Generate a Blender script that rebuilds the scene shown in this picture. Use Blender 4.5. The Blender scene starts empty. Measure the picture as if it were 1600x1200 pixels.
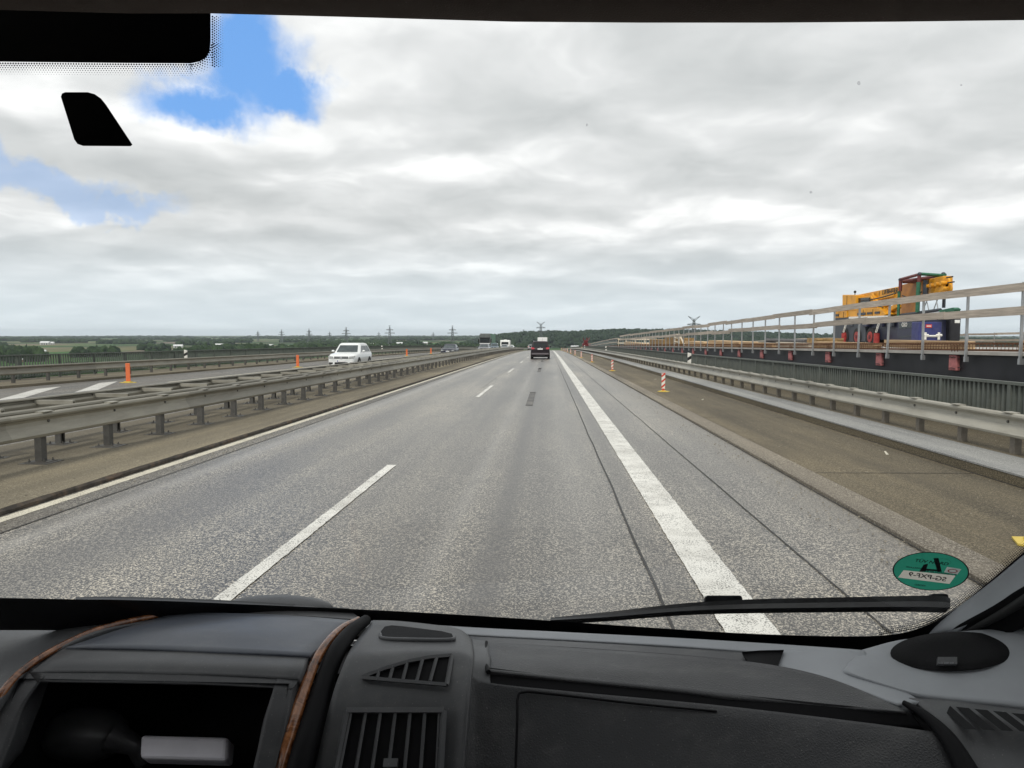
import bpy, math, random
import numpy as np
from mathutils import Vector, Matrix
R = math.radians
random.seed(7)
rng = np.random.default_rng(7)
sc = bpy.context.scene
col = sc.collection

# ------------------------------------------------------------------ camera
EYE = Vector((0.0, 0.0, 1.8)); YAW = R(2.89); PITCH = R(4.07); FPX = 1110.0
cam = bpy.data.cameras.new('camera'); camo = bpy.data.objects.new('camera', cam); col.objects.link(camo)
camo.location = EYE; camo.rotation_euler = (R(90) - PITCH, 0, YAW)
cam.sensor_width = 36; cam.lens = 36 * FPX / 1600; cam.clip_start = 0.02; cam.clip_end = 60000
sc.camera = camo

# ------------------------------------------------------------------ light, sky, exposure
SUN_EL, SUN_AZ = R(50), R(205)          # azimuth clockwise from +Y: behind the van, a little to the left
sun = bpy.data.lights.new('sun', 'SUN'); suno = bpy.data.objects.new('sun', sun); col.objects.link(suno)
sun.energy = 1.5; sun.angle = R(14); sun.color = (1.0, 0.95, 0.87)
sd = Vector((math.sin(SUN_AZ) * math.cos(SUN_EL), math.cos(SUN_AZ) * math.cos(SUN_EL), math.sin(SUN_EL)))
suno.rotation_euler = sd.to_track_quat('Z', 'Y').to_euler()
sc.view_settings.view_transform = 'Standard'; sc.view_settings.look = 'None'
sc.view_settings.gamma = 1; sc.view_settings.use_curve_mapping = False
sc.view_settings.exposure = 0.40
sc.cycles.max_bounces = 6; sc.cycles.diffuse_bounces = 3; sc.cycles.glossy_bounces = 2; sc.cycles.volume_bounces = 0; sc.cycles.transparent_max_bounces = 8

class NT:
    """small helper to write node trees"""
    def __init__(s, tree): s.t = tree; s.n = tree.nodes; s.l = tree.links
    def node(s, typ, **kw):
        n = s.n.new(typ)
        for k, v in kw.items(): setattr(n, k, v)
        return n
    def put(s, sock, v):
        if hasattr(v, 'is_output') or isinstance(v, bpy.types.NodeSocket): s.l.new(v, sock)
        elif v is not None: sock.default_value = v
    def math(s, op, a, b=None, c=None, clamp=False):
        n = s.node('ShaderNodeMath', operation=op); n.use_clamp = clamp
        for i, v in enumerate((a, b, c)):
            if v is not None: s.put(n.inputs[i], v)
        return n.outputs[0]
    def vmath(s, op, a, b=None, scale=None):
        n = s.node('ShaderNodeVectorMath', operation=op)
        s.put(n.inputs[0], a)
        if b is not None: s.put(n.inputs[1], b)
        if scale is not None: s.put(n.inputs['Scale'], scale)
        return n.outputs['Value'] if op in ('DOT_PRODUCT', 'LENGTH', 'DISTANCE') else n.outputs[0]
    def noise(s, vec, scale, detail=4, rough=0.55, dist=0.0):
        n = s.node('ShaderNodeTexNoise'); s.put(n.inputs['Vector'], vec)
        n.inputs['Scale'].default_value = scale; n.inputs['Detail'].default_value = detail
        n.inputs['Roughness'].default_value = rough; n.inputs['Distortion'].default_value = dist
        return n.outputs['Fac']
    def ss(s, x, a, b):
        n = s.node('ShaderNodeMapRange', interpolation_type='SMOOTHSTEP'); s.put(n.inputs[0], x)
        n.inputs[1].default_value = a; n.inputs[2].default_value = b
        return n.outputs[0]
    def mix(s, fac, a, b, mode='MIX'):
        n = s.node('ShaderNodeMix', data_type='RGBA', blend_type=mode)
        s.put(n.inputs[0], fac); s.put(n.inputs[6], a); s.put(n.inputs[7], b)
        return n.outputs[2]
    def ramp(s, fac, stops):
        n = s.node('ShaderNodeValToRGB'); s.put(n.inputs[0], fac); e = n.color_ramp.elements
        while len(e) < len(stops): e.new(0.5)
        for el, (p, c) in zip(e, stops): el.position = p; el.color = c
        return n.outputs[0]
    def mapping(s, vec, scale=(1, 1, 1), loc=(0, 0, 0)):
        n = s.node('ShaderNodeMapping'); s.put(n.inputs[0], vec)
        n.inputs['Scale'].default_value = scale; n.inputs['Location'].default_value = loc
        return n.outputs[0]
def c4(c): return (c[0], c[1], c[2], 1.0)

# camera ray for a pixel of the 1600 x 1200 photograph (a measuring aid only)
_f = Vector((-math.sin(YAW) * math.cos(PITCH), math.cos(YAW) * math.cos(PITCH), -math.sin(PITCH)))
_r = Vector((math.cos(YAW), math.sin(YAW), 0)); _u = _r.cross(_f)
def ray(px, py): return _f + _r * ((px - 800) / FPX) + _u * ((600 - py) / FPX)
def at(px, py, y):
    d = ray(px, py); return EYE + d * (y / d.y)
def at_x(px, py, x):
    d = ray(px, py); return EYE + d * (x / d.x)

def build_world():
    w = bpy.data.worlds.new('World'); sc.world = w; w.use_nodes = True
    T = NT(w.node_tree); T.n.clear()
    out = T.node('ShaderNodeOutputWorld')
    sky = T.node('ShaderNodeTexSky', sky_type='NISHITA'); sky.sun_disc = False
    sky.sun_elevation = SUN_EL; sky.sun_rotation = SUN_AZ; sky.altitude = 60; sky.dust_density = 0.8
    bg = T.node('ShaderNodeBackground'); bg.inputs['Strength'].default_value = 0.105
    T.l.new(T.mix(0.75, sky.outputs[0], c4((1.35, 3.3, 7.2))), bg.inputs['Color'])
    d = T.node('ShaderNodeTexCoord').outputs['Generated']
    sep = T.node('ShaderNodeSeparateXYZ'); T.l.new(d, sep.inputs[0])
    z = T.math('MAXIMUM', sep.outputs[2], 0.0)
    zz = T.math('ADD', z, 0.16)
    cmb = T.node('ShaderNodeCombineXYZ')
    T.l.new(T.math('DIVIDE', sep.outputs[0], zz), cmb.inputs[0])
    T.l.new(T.math('DIVIDE', sep.outputs[1], zz), cmb.inputs[1])
    p = T.vmath('ADD', cmb.outputs[0], (11.3, 4.2, 0.0))
    # heaps of cloud in a broken layer: each has a bright upper edge and a grey base
    warp = T.node('ShaderNodeTexNoise'); T.l.new(p, warp.inputs['Vector']); warp.inputs['Scale'].default_value = 2.2
    warp.inputs['Detail'].default_value = 2
    pw = T.vmath('ADD', p, T.vmath('SCALE', T.vmath('SUBTRACT', warp.outputs['Color'], (0.5, 0.5, 0.5)), scale=0.30))
    up = T.vmath('ADD', pw, T.vmath('SCALE', cmb.outputs[0], scale=-0.062))       # the same field a little higher up the sky
    n0 = T.noise(pw, 1.5, 6, 0.49); n1 = T.noise(up, 1.5, 5, 0.49)
    broad = T.noise(T.vmath('ADD', p, (5.0, 1.0, 0.0)), 0.8, 3, 0.5)
    edge = T.math('MULTIPLY', T.math('SUBTRACT', n0, n1), 2.9)
    shade = T.math('ADD', T.math('ADD', 0.50, edge), T.math('ADD', T.math('MULTIPLY', T.math('SUBTRACT', n0, 0.5), -0.9), T.math('MULTIPLY', T.math('SUBTRACT', broad, 0.5), -1.0)), clamp=True)
    ccol = T.ramp(shade, [(0.0, c4((0.44, 0.455, 0.46))), (0.33, c4((0.53, 0.542, 0.545))), (0.62, c4((0.63, 0.637, 0.64))), (0.98, c4((0.86, 0.86, 0.855)))])
    # breaks in the cloud: where the photograph shows blue, and more of the same kind all round the sky
    wv = T.node('ShaderNodeTexNoise'); T.l.new(d, wv.inputs['Vector']); wv.inputs['Scale'].default_value = 6.0
    wv.inputs['Detail'].default_value = 6; wv.inputs['Roughness'].default_value = 0.6
    dw = T.vmath('ADD', d, T.vmath('SCALE', T.vmath('SUBTRACT', wv.outputs['Color'], (0.5, 0.5, 0.5)), scale=0.22))
    hole = None
    for (px, py, rx, ry, soft) in ((385, 80, 0.080, 0.090, 0.9), (320, 140, 0.095, 0.045, 0.95), (440, 130, 0.085, 0.038, 0.9), (75, 282, 0.085, 0.028, 0.72), (150, 312, 0.085, 0.020, 0.72), (10, 240, 0.03, 0.03, 0.8)):
        v = ray(px, py).normalized(); e1 = v.cross(Vector((0, 0, 1))).normalized(); e2 = e1.cross(v)
        a = T.math('DIVIDE', T.math('SUBTRACT', T.vmath('DOT_PRODUCT', dw, tuple(e1)), v.dot(e1)), rx)
        b = T.math('DIVIDE', T.math('SUBTRACT', T.vmath('DOT_PRODUCT', dw, tuple(e2)), v.dot(e2)), ry)
        front = T.math('GREATER_THAN', T.vmath('DOT_PRODUCT', d, tuple(v)), 0.3)
        q = T.math('SQRT', T.math('ADD', T.math('MULTIPLY', a, a), T.math('MULTIPLY', b, b)))
        m = T.math('MULTIPLY', T.math('MULTIPLY', T.math('SUBTRACT', 1.0, T.ss(q, 1.0 - 0.75 * soft, 1.1)), front), 0.45 if 0.7 < soft < 0.85 else 1.0)
        hole = m if hole is None else T.math('MAXIMUM', hole, m)
    low = T.ss(z, 0.0, 0.16)
    bgc = T.node('ShaderNodeBackground'); bgc.inputs['Strength'].default_value = 1.0
    T.l.new(T.mix(T.math('MULTIPLY', T.math('SUBTRACT', 1.0, low), 0.85), ccol, c4((0.56, 0.625, 0.665))), bgc.inputs['Color'])
    ms = T.node('ShaderNodeMixShader'); T.l.new(hole, ms.inputs[0]); T.l.new(bgc.outputs[0], ms.inputs[1]); T.l.new(bg.outputs[0], ms.inputs[2])
    T.l.new(ms.outputs[0], out.inputs['Surface'])
build_world()

# ------------------------------------------------------------------ helpers
def tag(o, label=None, cat=None, group=None, kind=None):
    for k, v in (('label', label), ('category', cat), ('group', group), ('kind', kind)):
        if v: o[k] = v
    return o
def empty(name, loc=(0, 0, 0), rz=0.0, **t):
    o = bpy.data.objects.new(name, None); col.objects.link(o); o.location = loc; o.rotation_euler = (0, 0, rz)
    o.empty_display_size = 0.1
    return tag(o, **t)
def attach(o, parent):
    """parent a mesh written in world coordinates"""
    if parent is None: return o
    o.parent = parent
    M = Matrix.Identity(4); q = parent
    chain = []
    while q is not None: chain.append(q); q = q.parent
    for q in reversed(chain): M = M @ q.matrix_parent_inverse @ Matrix.LocRotScale(q.location, q.rotation_euler, q.scale)
    o.matrix_parent_inverse = M.inverted()
    return o
def new_obj(name, me, parent=None, local=False):
    o = bpy.data.objects.new(name, me); col.objects.link(o)
    if parent is not None:
        if local: o.parent = parent
        else: attach(o, parent)
    return o
def share(o, name=None, parent=None, loc=None, rot=None):
    c = o.copy(); col.objects.link(c)
    if name: c.name = name
    if parent is not None: c.parent = parent
    if loc is not None: c.location = loc
    if rot is not None: c.rotation_euler = rot
    return c
def copy_tree(o, parent=None):
    kids = [c for c in o.children]
    c = o.copy(); col.objects.link(c); c.parent = parent
    for k in kids: copy_tree(k, c)
    return c
class MB:
    def __init__(s): s.v = []; s.f = []; s.sm = []
    def add(s, vs, fs, smooth=False):
        b = len(s.v); s.v += [tuple(v) for v in vs]; s.f += [tuple(i + b for i in f) for f in fs]; s.sm += [smooth] * len(fs); return s
    def box(s, x0, x1, y0, y1, z0, z1):
        vs = [(x, y, z) for x in (x0, x1) for y in (y0, y1) for z in (z0, z1)]
        return s.add(vs, [(0, 1, 3, 2), (4, 6, 7, 5), (0, 4, 5, 1), (2, 3, 7, 6), (0, 2, 6, 4), (1, 5, 7, 3)])
    def cbox(s, x, y, z, dx, dy, dz): return s.box(x - dx / 2, x + dx / 2, y - dy / 2, y + dy / 2, z - dz / 2, z + dz / 2)
    def bbox(s, x0, x1, y0, y1, z0, z1, b=0.02):
        """box with chamfered edges"""
        vs = []; X = (x0, x1); Y = (y0, y1); Z = (z0, z1); idx = {}
        for i in (0, 1):
            for j in (0, 1):
                for k in (0, 1):
                    x, y, z = X[i], Y[j], Z[k]; sx, sy, sz = b * (1 - 2 * i), b * (1 - 2 * j), b * (1 - 2 * k)
                    idx[i, j, k, 0] = len(vs); vs.append((x, y + sy, z + sz))
                    idx[i, j, k, 1] = len(vs); vs.append((x + sx, y, z + sz))
                    idx[i, j, k, 2] = len(vs); vs.append((x + sx, y + sy, z))
        fs = []
        for i in (0, 1): fs.append([idx[i, j, k, 0] for j, k in ((0, 0), (0, 1), (1, 1), (1, 0))])
        for j in (0, 1): fs.append([idx[i, j, k, 1] for i, k in ((0, 0), (1, 0), (1, 1), (0, 1))])
        for k in (0, 1): fs.append([idx[i, j, k, 2] for i, j in ((0, 0), (0, 1), (1, 1), (1, 0))])
        for j in (0, 1):
            for k in (0, 1): fs.append([idx[0, j, k, 1], idx[1, j, k, 1], idx[1, j, k, 2], idx[0, j, k, 2]])
        for i in (0, 1):
            for k in (0, 1): fs.append([idx[i, 0, k, 0], idx[i, 1, k, 0], idx[i, 1, k, 2], idx[i, 0, k, 2]])
        for i in (0, 1):
            for j in (0, 1): fs.append([idx[i, j, 0, 0], idx[i, j, 1, 0], idx[i, j, 1, 1], idx[i, j, 0, 1]])
        for i in (0, 1):
            for j in (0, 1):
                for k in (0, 1): fs.append([idx[i, j, k, 0], idx[i, j, k, 1], idx[i, j, k, 2]])
        return s.add(vs, fs)
    def tube(s, pts, r, n=8, flat=1.0, up=Vector((0, 0, 1))):
        pts = [Vector(p) for p in pts]; m = len(pts); rs = r if isinstance(r, (list, tuple)) else [r] * m
        vs = []
        for i, p in enumerate(pts):
            t = (pts[min(i + 1, m - 1)] - pts[max(i - 1, 0)]).normalized()
            a = t.cross(up)
            if a.length < 1e-4: a = t.cross(Vector((1, 0, 0)))
            a.normalize(); b = a.cross(t)
            for k in range(n):
                g = 2 * math.pi * k / n; vs.append(p + a * (math.cos(g) * rs[i]) + b * (math.sin(g) * rs[i] * flat))
        fs = [(i * n + k, i * n + (k + 1) % n, (i + 1) * n + (k + 1) % n, (i + 1) * n + k) for i in range(m - 1) for k in range(n)]
        s.add(vs, fs, n > 4); s.add(vs[:n], [tuple(range(n))[::-1]]); s.add(vs[-n:], [tuple(range(n))])
        return s
    def bar(s, a, b, w, h=None):
        return s.tube([a, b], w * 0.7071, 4) if h is None else s.tube([a, b], w * 0.7071, 4, h / w)
    def prism(s, poly, vec):
        """polygon of 3-D points pushed along vec"""
        n = len(poly); vec = Vector(vec); p = [Vector(q) for q in poly]
        vs = p + [q + vec for q in p]
        return s.add(vs, [tuple(range(n))[::-1], tuple(range(n, 2 * n))] + [(i, (i + 1) % n, n + (i + 1) % n, n + i) for i in range(n)])
    def disc(s, c, r, h, axis='x', n=20, r2=None):
        c = Vector(c); r2 = r if r2 is None else r2; vs = []
        for q, rr in ((-h / 2, r), (h / 2, r2)):
            for k in range(n):
                g = 2 * math.pi * k / n; u, w = math.cos(g) * rr, math.sin(g) * rr
                vs.append(c + Vector({'x': (q, u, w), 'y': (u, q, w), 'z': (u, w, q)}[axis]))
        s.add(vs, [(k, (k + 1) % n, n + (k + 1) % n, n + k) for k in range(n)], True)
        s.add(vs[:n], [tuple(range(n))]); s.add(vs[n:], [tuple(range(n))]); return s
    def ball(s, c, rx, ry, rz, nu=12, nv=8):
        vs = [(c[0] + rx * math.cos(2 * math.pi * i / nu) * math.sin(math.pi * j / nv), c[1] + ry * math.sin(2 * math.pi * i / nu) * math.sin(math.pi * j / nv), c[2] + rz * math.cos(math.pi * j / nv)) for j in range(nv + 1) for i in range(nu)]
        fs = [(j * nu + i, j * nu + (i + 1) % nu, (j + 1) * nu + (i + 1) % nu, (j + 1) * nu + i) for j in range(nv) for i in range(nu)]
        return s.add(vs, fs, True)
    def mesh(s, name, mat, smooth=None):
        me = bpy.data.meshes.new(name); me.from_pydata(s.v, [], s.f)
        me.polygons.foreach_set('use_smooth', s.sm if smooth is None else [smooth] * len(s.f))
        import bmesh
        bm = bmesh.new(); bm.from_mesh(me); bmesh.ops.remove_doubles(bm, verts=bm.verts, dist=1e-6) if smooth else None
        bmesh.ops.recalc_face_normals(bm, faces=bm.faces); bm.to_mesh(me); bm.free()
        me.materials.append(M[mat] if isinstance(mat, str) else mat); me.update(); return me
    def build(s, name, mat, parent=None, smooth=None, local=False):
        return new_obj(name, s.mesh(name, mat, smooth), parent, local)
def bevel(o, w, seg=2, ang=40):
    m = o.modifiers.new('bevel', 'BEVEL'); m.width = w; m.segments = seg; m.limit_method = 'ANGLE'; m.angle_limit = R(ang); return o

def cr(pts, n=8):
    """Catmull-Rom through tuples of any length"""
    P = [np.array(p, float) for p in pts]; P = [2 * P[0] - P[1]] + P + [2 * P[-1] - P[-2]]; out = []
    for i in range(1, len(P) - 2):
        for k in range(n):
            t = k / n; a, b, c, d = P[i - 1], P[i], P[i + 1], P[i + 2]
            out.append(.5 * (2 * b + (c - a) * t + (2 * a - 5 * b + 4 * c - d) * t * t + (3 * b - a - 3 * c + d) * t ** 3))
    out.append(P[-2]); return out
# road profile: falls gently, then over a crest
def zr(y): return -0.0108 * y - 4e-5 * max(0.0, y - 60.0) ** 2
def on_road(x, y, h=0.0): return Vector((x, y, zr(y) + h))
def stations(y0, y1, step=8.0):
    ys = [y0]
    y = max(y0, 60.0) if y1 > 60 else y1
    if y > y0: ys.append(y)
    while y < y1 - 1e-6: y = min(y + step, y1); ys.append(y)
    return ys
def sweep(mb, prof, y0, y1, closed=True, dh=None, smooth=False, step=8.0, ends=True):
    """profile of (x, h) points carried along the road"""
    ys = stations(y0, y1, step); n = len(prof); vs = []
    for y in ys:
        e = dh(y) if dh else 0.0
        vs += [(x, y, zr(y) + h + e) for x, h in prof]
    m = n if closed else n - 1
    fs = [(i * n + k, i * n + (k + 1) % n, (i + 1) * n + (k + 1) % n, (i + 1) * n + k) for i in range(len(ys) - 1) for k in range(m)]
    mb.add(vs, fs, smooth)
    if closed and ends:
        mb.add(vs[:n], [tuple(range(n))[::-1]]); mb.add(vs[-n:], [tuple(range(n))])
    return mb

# ------------------------------------------------------------------ materials
M = {}
def mat(name, color, rough=0.6, var=0.12, scale=4.0, bump=0.0, bscale=60.0, metal=0.0, spec=0.5, coat=0.0, dirt=None, dscale=1.5, damt=0.5, stretch=(1, 1, 1), emit=None, world=False, rnd=0.0):
    m = bpy.data.materials.new(name); m.use_nodes = True; T = NT(m.node_tree); b = T.n['Principled BSDF']
    co = T.node('ShaderNodeNewGeometry').outputs['Position'] if world else T.node('ShaderNodeTexCoord').outputs['Object']
    v = T.mapping(co, stretch)
    n1 = T.noise(v, scale, 6, 0.6)
    lo = tuple(max(0, x * (1 - var)) for x in color); hi = tuple(min(1, x * (1 + var)) for x in color)
    c = T.mix(T.ss(n1, 0.3, 0.7), c4(lo), c4(hi))
    if dirt: c = T.mix(T.math('MULTIPLY', T.ss(T.noise(v, dscale, 8, 0.65), 0.48, 0.72), damt), c, c4(dirt))
    if rnd:
        oi = T.node('ShaderNodeObjectInfo').outputs['Random']; k = T.math('ADD', 1.0 - rnd, T.math('MULTIPLY', oi, 2 * rnd)); cc = T.node('ShaderNodeCombineXYZ')
        for q in range(3): T.l.new(k, cc.inputs[q])
        c = T.mix(1.0, c, cc.outputs[0], 'MULTIPLY')
    T.l.new(c, b.inputs['Base Color'])
    T.put(b.inputs['Roughness'], T.math('ADD', rough, T.math('MULTIPLY', T.math('SUBTRACT', n1, 0.5), 0.12)))
    b.inputs['Metallic'].default_value = metal; b.inputs['Specular IOR Level'].default_value = spec
    b.inputs['Coat Weight'].default_value = coat
    if emit: b.inputs['Emission Color'].default_value = c4(color); b.inputs['Emission Strength'].default_value = emit
    if bump:
        bn = T.node('ShaderNodeBump'); bn.inputs['Strength'].default_value = bump; bn.inputs['Distance'].default_value = 0.01
        T.l.new(T.noise(co, bscale, 4, 0.6), bn.inputs['Height']); T.l.new(bn.outputs[0], b.inputs['Normal'])
    M[name] = m; return m

def road_mat(name, base, chips, tint=None, dirt_x=None, stainc=(0.10, 0.085, 0.065), spec=0.5, chip_amt=1.0, rough=0.62, bump=0.6):
    m = bpy.data.materials.new(name); m.use_nodes = True; T = NT(m.node_tree); b = T.n['Principled BSDF']
    P = T.node('ShaderNodeNewGeometry').outputs['Position']
    sep = T.node('ShaderNodeSeparateXYZ'); T.l.new(P, sep.inputs[0]); X = sep.outputs[0]
    fine = T.noise(P, 82.0, 2, 0.55); coarse = T.noise(P, 36.0, 2, 0.6)
    agg = T.math('ADD', T.math('MULTIPLY', fine, 0.65), T.math('MULTIPLY', coarse, 0.35))
    f = T.ss(agg, 0.475, 0.60)
    dark = tuple(x * (1 - 0.72 * chip_amt) for x in base)
    c = T.mix(f, c4(dark), c4(chips))
    # long streaks of wear and blotches of old dirt
    st = T.noise(T.mapping(P, (1.4, 0.035, 1.0)), 1.0, 5, 0.6)
    bl = T.noise(T.mapping(P, (0.5, 0.14, 1.0)), 1.0, 6, 0.6)
    k = T.math('ADD', T.math('MULTIPLY', st, 0.9), T.math('MULTIPLY', bl, 0.8))
    c = T.mix(1.0, c, T.ramp(T.math('SUBTRACT', k, 0.35), [(0.22, c4((0.44, 0.435, 0.44))), (0.48, c4((0.86, 0.85, 0.83))), (0.76, c4((1.45, 1.41, 1.31)))]), 'MULTIPLY')
    if name == 'asphalt':
        for cx, w, a in ((-0.45, 0.17, 0.62), (-0.30, 0.55, 0.22), (-1.45, 0.5, 0.36), (-3.9, 0.6, 0.30), (0.94, 0.13, 0.34), (-4.75, 0.14, -0.24), (-0.92, 0.10, -0.12), (0.35, 0.30, -0.10)):
            q = T.math('DIVIDE', T.math('SUBTRACT', X, cx), w); g = T.math('EXPONENT', T.math('MULTIPLY', T.math('MULTIPLY', q, q), -1.0))
            g = T.math('MULTIPLY', g, T.math('ADD', 0.35, bl))
            c = T.mix(T.math('MULTIPLY', g, abs(a) * 1.3), c, c4((0.055, 0.050, 0.045)) if a > 0 else c4((0.46, 0.44, 0.41)))
        q = T.math('MULTIPLY', T.ss(T.math('ADD', X, T.math('MULTIPLY', T.math('SUBTRACT', bl, 0.5), 0.9)), 2.35, 3.15), 0.72)
        c = T.mix(q, c, T.mix(f, c4((0.085, 0.072, 0.054)), c4((0.26, 0.225, 0.17))))
    if dirt_x:
        q = T.math('MULTIPLY', T.ss(T.noise(T.mapping(P, (0.9, 0.25, 1)), 1.1, 7, 0.62), 0.45, 0.68), 0.6)
        c = T.mix(q, c, c4(stainc))
    T.l.new(c, b.inputs['Base Color']); b.inputs['Roughness'].default_value = rough; b.inputs['Specular IOR Level'].default_value = spec
    bn = T.node('ShaderNodeBump'); bn.inputs['Strength'].default_value = bump; bn.inputs['Distance'].default_value = 0.006
    T.l.new(agg, bn.inputs['Height']); T.l.new(bn.outputs[0], b.inputs['Normal'])
    M[name] = m; return m
def paint_mat(name, colr, under=(0.12, 0.12, 0.115)):
    m = bpy.data.materials.new(name); m.use_nodes = True; T = NT(m.node_tree); b = T.n['Principled BSDF']
    P = T.node('ShaderNodeNewGeometry').outputs['Position']
    w = T.math('ADD', T.math('MULTIPLY', T.noise(P, 80.0, 2, 0.6), 0.75), T.math('MULTIPLY', T.noise(P, 5.0, 4, 0.6), 0.25))
    c = T.mix(T.ss(w, 0.535, 0.60), c4(colr), c4(under))
    c = T.mix(T.math('MULTIPLY', T.ss(T.noise(P, 1.7, 6, 0.65), 0.4, 0.75), 0.45), c, c4((0.30, 0.285, 0.25)))
    T.l.new(c, b.inputs['Base Color']); b.inputs['Roughness'].default_value = 0.65
    bn = T.node('ShaderNodeBump'); bn.inputs['Strength'].default_value = 0.7; bn.inputs['Distance'].default_value = 0.006
    T.l.new(w, bn.inputs['Height']); T.l.new(bn.outputs[0], b.inputs['Normal'])
    M[name] = m
def glass_mat(name, tint, spec_scale=1.0):
    m = bpy.data.materials.new(name); m.use_nodes = True; T = NT(m.node_tree); T.n.clear()
    o = T.node('ShaderNodeOutputMaterial'); tr = T.node('ShaderNodeBsdfTransparent'); tr.inputs[0].default_value = c4(tint)
    gl = T.node('ShaderNodeBsdfGlossy'); gl.inputs['Roughness'].default_value = 0.02
    fr = T.node('ShaderNodeFresnel'); fr.inputs[0].default_value = 1.35
    mx = T.node('ShaderNodeMixShader'); T.l.new(T.math('MULTIPLY', fr.outputs[0], spec_scale), mx.inputs[0])
    T.l.new(tr.outputs[0], mx.inputs[1]); T.l.new(gl.outputs[0], mx.inputs[2]); T.l.new(mx.outputs[0], o.inputs[0]); M[name] = m

road_mat('asphalt', (0.096, 0.089, 0.078), (0.58, 0.535, 0.455), rough=0.36, spec=1.0, bump=0.3)
road_mat('asphalt_gutter', (0.22, 0.21, 0.19), (0.42, 0.40, 0.36), dirt_x=True)
road_mat('asphalt_far', (0.20, 0.19, 0.172), (0.34, 0.325, 0.295), dirt_x=True)
road_mat('shoulder_concrete', (0.135, 0.113, 0.076), (0.25, 0.215, 0.150), dirt_x=True, stainc=(0.085, 0.072, 0.050), chip_amt=0.45, rough=0.75, spec=0.3)
road_mat('median_concrete', (0.19, 0.167, 0.122), (0.28, 0.250, 0.188), dirt_x=True, stainc=(0.115, 0.10, 0.072), chip_amt=0.3, rough=0.8, spec=0.3)
road_mat('kerb_concrete', (0.215, 0.19, 0.155), (0.41, 0.375, 0.315), dirt_x=True, stainc=(0.2, 0.175, 0.14), chip_amt=0.45, rough=0.8, spec=0.3)
road_mat('slab_concrete', (0.28, 0.287, 0.288), (0.40, 0.405, 0.405), dirt_x=True, stainc=(0.26, 0.26, 0.255), chip_amt=0.25, rough=0.75, spec=0.3)
paint_mat('line_paint', (0.78, 0.77, 0.72)); paint_mat('line_paint_worn', (0.66, 0.62, 0.50), (0.22, 0.19, 0.14))
paint_mat('line_paint_grey', (0.60, 0.59, 0.55), (0.3, 0.29, 0.27)); paint_mat('old_marking', (0.075, 0.072, 0.07), (0.16, 0.16, 0.155))
mat('shoulder_joint', (0.075, 0.064, 0.048), 0.8, 0.3, 6, world=True)
mat('grit_stone', (0.22, 0.195, 0.15), 0.8, 0.5, 30, world=True)
mat('tar', (0.035, 0.034, 0.033), 0.6, 0.3, 8, world=True)
mat('rust_edge', (0.060, 0.050, 0.040), 0.85, 0.5, 6, dirt=(0.13, 0.075, 0.04), dscale=3, damt=0.7, world=True, bump=0.8, bscale=25)
mat('galv', (0.27, 0.255, 0.21), 0.5, 0.14, 3.5, metal=0.3, dirt=(0.17, 0.15, 0.115), dscale=1.4, damt=0.75, bump=0.15, bscale=30, world=True, stretch=(1, 0.35, 2), rnd=0.14)
mat('galv_light', (0.35, 0.335, 0.285), 0.5, 0.12, 3.5, metal=0.2, dirt=(0.22, 0.20, 0.155), dscale=1.6, damt=0.7, world=True, stretch=(1, 0.35, 2), rnd=0.12)
mat('galv_post', (0.11, 0.107, 0.10), 0.55, 0.2, 9, metal=0.3, dirt=(0.075, 0.066, 0.052), dscale=5, damt=0.7, rnd=0.15)
mat('post_brown', (0.20, 0.18, 0.15), 0.65, 0.2, 9, metal=0.2, dirt=(0.12, 0.10, 0.08), dscale=5, damt=0.6)
mat('railing_paint', (0.105, 0.118, 0.105), 0.55, 0.15, 3, dirt=(0.17, 0.165, 0.14), dscale=4, damt=0.4, world=True)
mat('railing_dark', (0.10, 0.115, 0.10), 0.55, 0.15, 3, world=True)
mat('black_steel', (0.012, 0.012, 0.016), 0.5, 0.5, 1.2, dirt=(0.03, 0.028, 0.03), dscale=0.6, world=True)
mat('formwork_red', (0.42, 0.15, 0.15), 0.75, 0.2, 5, dirt=(0.25, 0.10, 0.09), dscale=6)
mat('fresh_concrete', (0.42, 0.40, 0.37), 0.85, 0.12, 2, dirt=(0.28, 0.25, 0.22), dscale=1.2, world=True)
mat('rebar', (0.16, 0.075, 0.04), 0.85, 0.35, 20, world=True)
mat('timber_grey', (0.45, 0.39, 0.33), 0.8, 0.22, 2.0, rnd=0.16, stretch=(8, 0.8, 14), dirt=(0.29, 0.24, 0.20), dscale=3.0, bump=0.3, bscale=30, world=True)
mat('timber_new', (0.60, 0.42, 0.24), 0.75, 0.2, 1.0, stretch=(6, 0.8, 10), dirt=(0.38, 0.24, 0.13), dscale=2, world=True)
mat('timber_pale', (0.66, 0.58, 0.46), 0.75, 0.14, 1.0, stretch=(6, 0.8, 10), world=True)
mat('steel_pipe', (0.40, 0.41, 0.42), 0.4, 0.12, 8, metal=0.6)
mat('safety_red', (0.62, 0.06, 0.035), 0.45, 0.1, 8, dirt=(0.35, 0.06, 0.04), dscale=8, damt=0.4)
mat('safety_orange', (0.72, 0.17, 0.06), 0.5, 0.08, 8)
mat('safety_white', (0.82, 0.80, 0.74), 0.4, 0.05, 8, dirt=(0.6, 0.56, 0.48), dscale=8, damt=0.5)
mat('safety_yellow', (0.66, 0.50, 0.10), 0.6, 0.12, 10, dirt=(0.34, 0.27, 0.09), dscale=10, damt=0.6)
mat('black_plastic', (0.014, 0.014, 0.015), 0.5, 0.3, 30)
mat('rubber', (0.018, 0.018, 0.018), 0.75, 0.3, 30)
mat('paint_white', (0.80, 0.82, 0.82), 0.3, 0.03, 3, coat=0.6)
mat('paint_plum', (0.012, 0.007, 0.010), 0.4, 0.1, 3, coat=0.25, spec=0.3)
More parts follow.
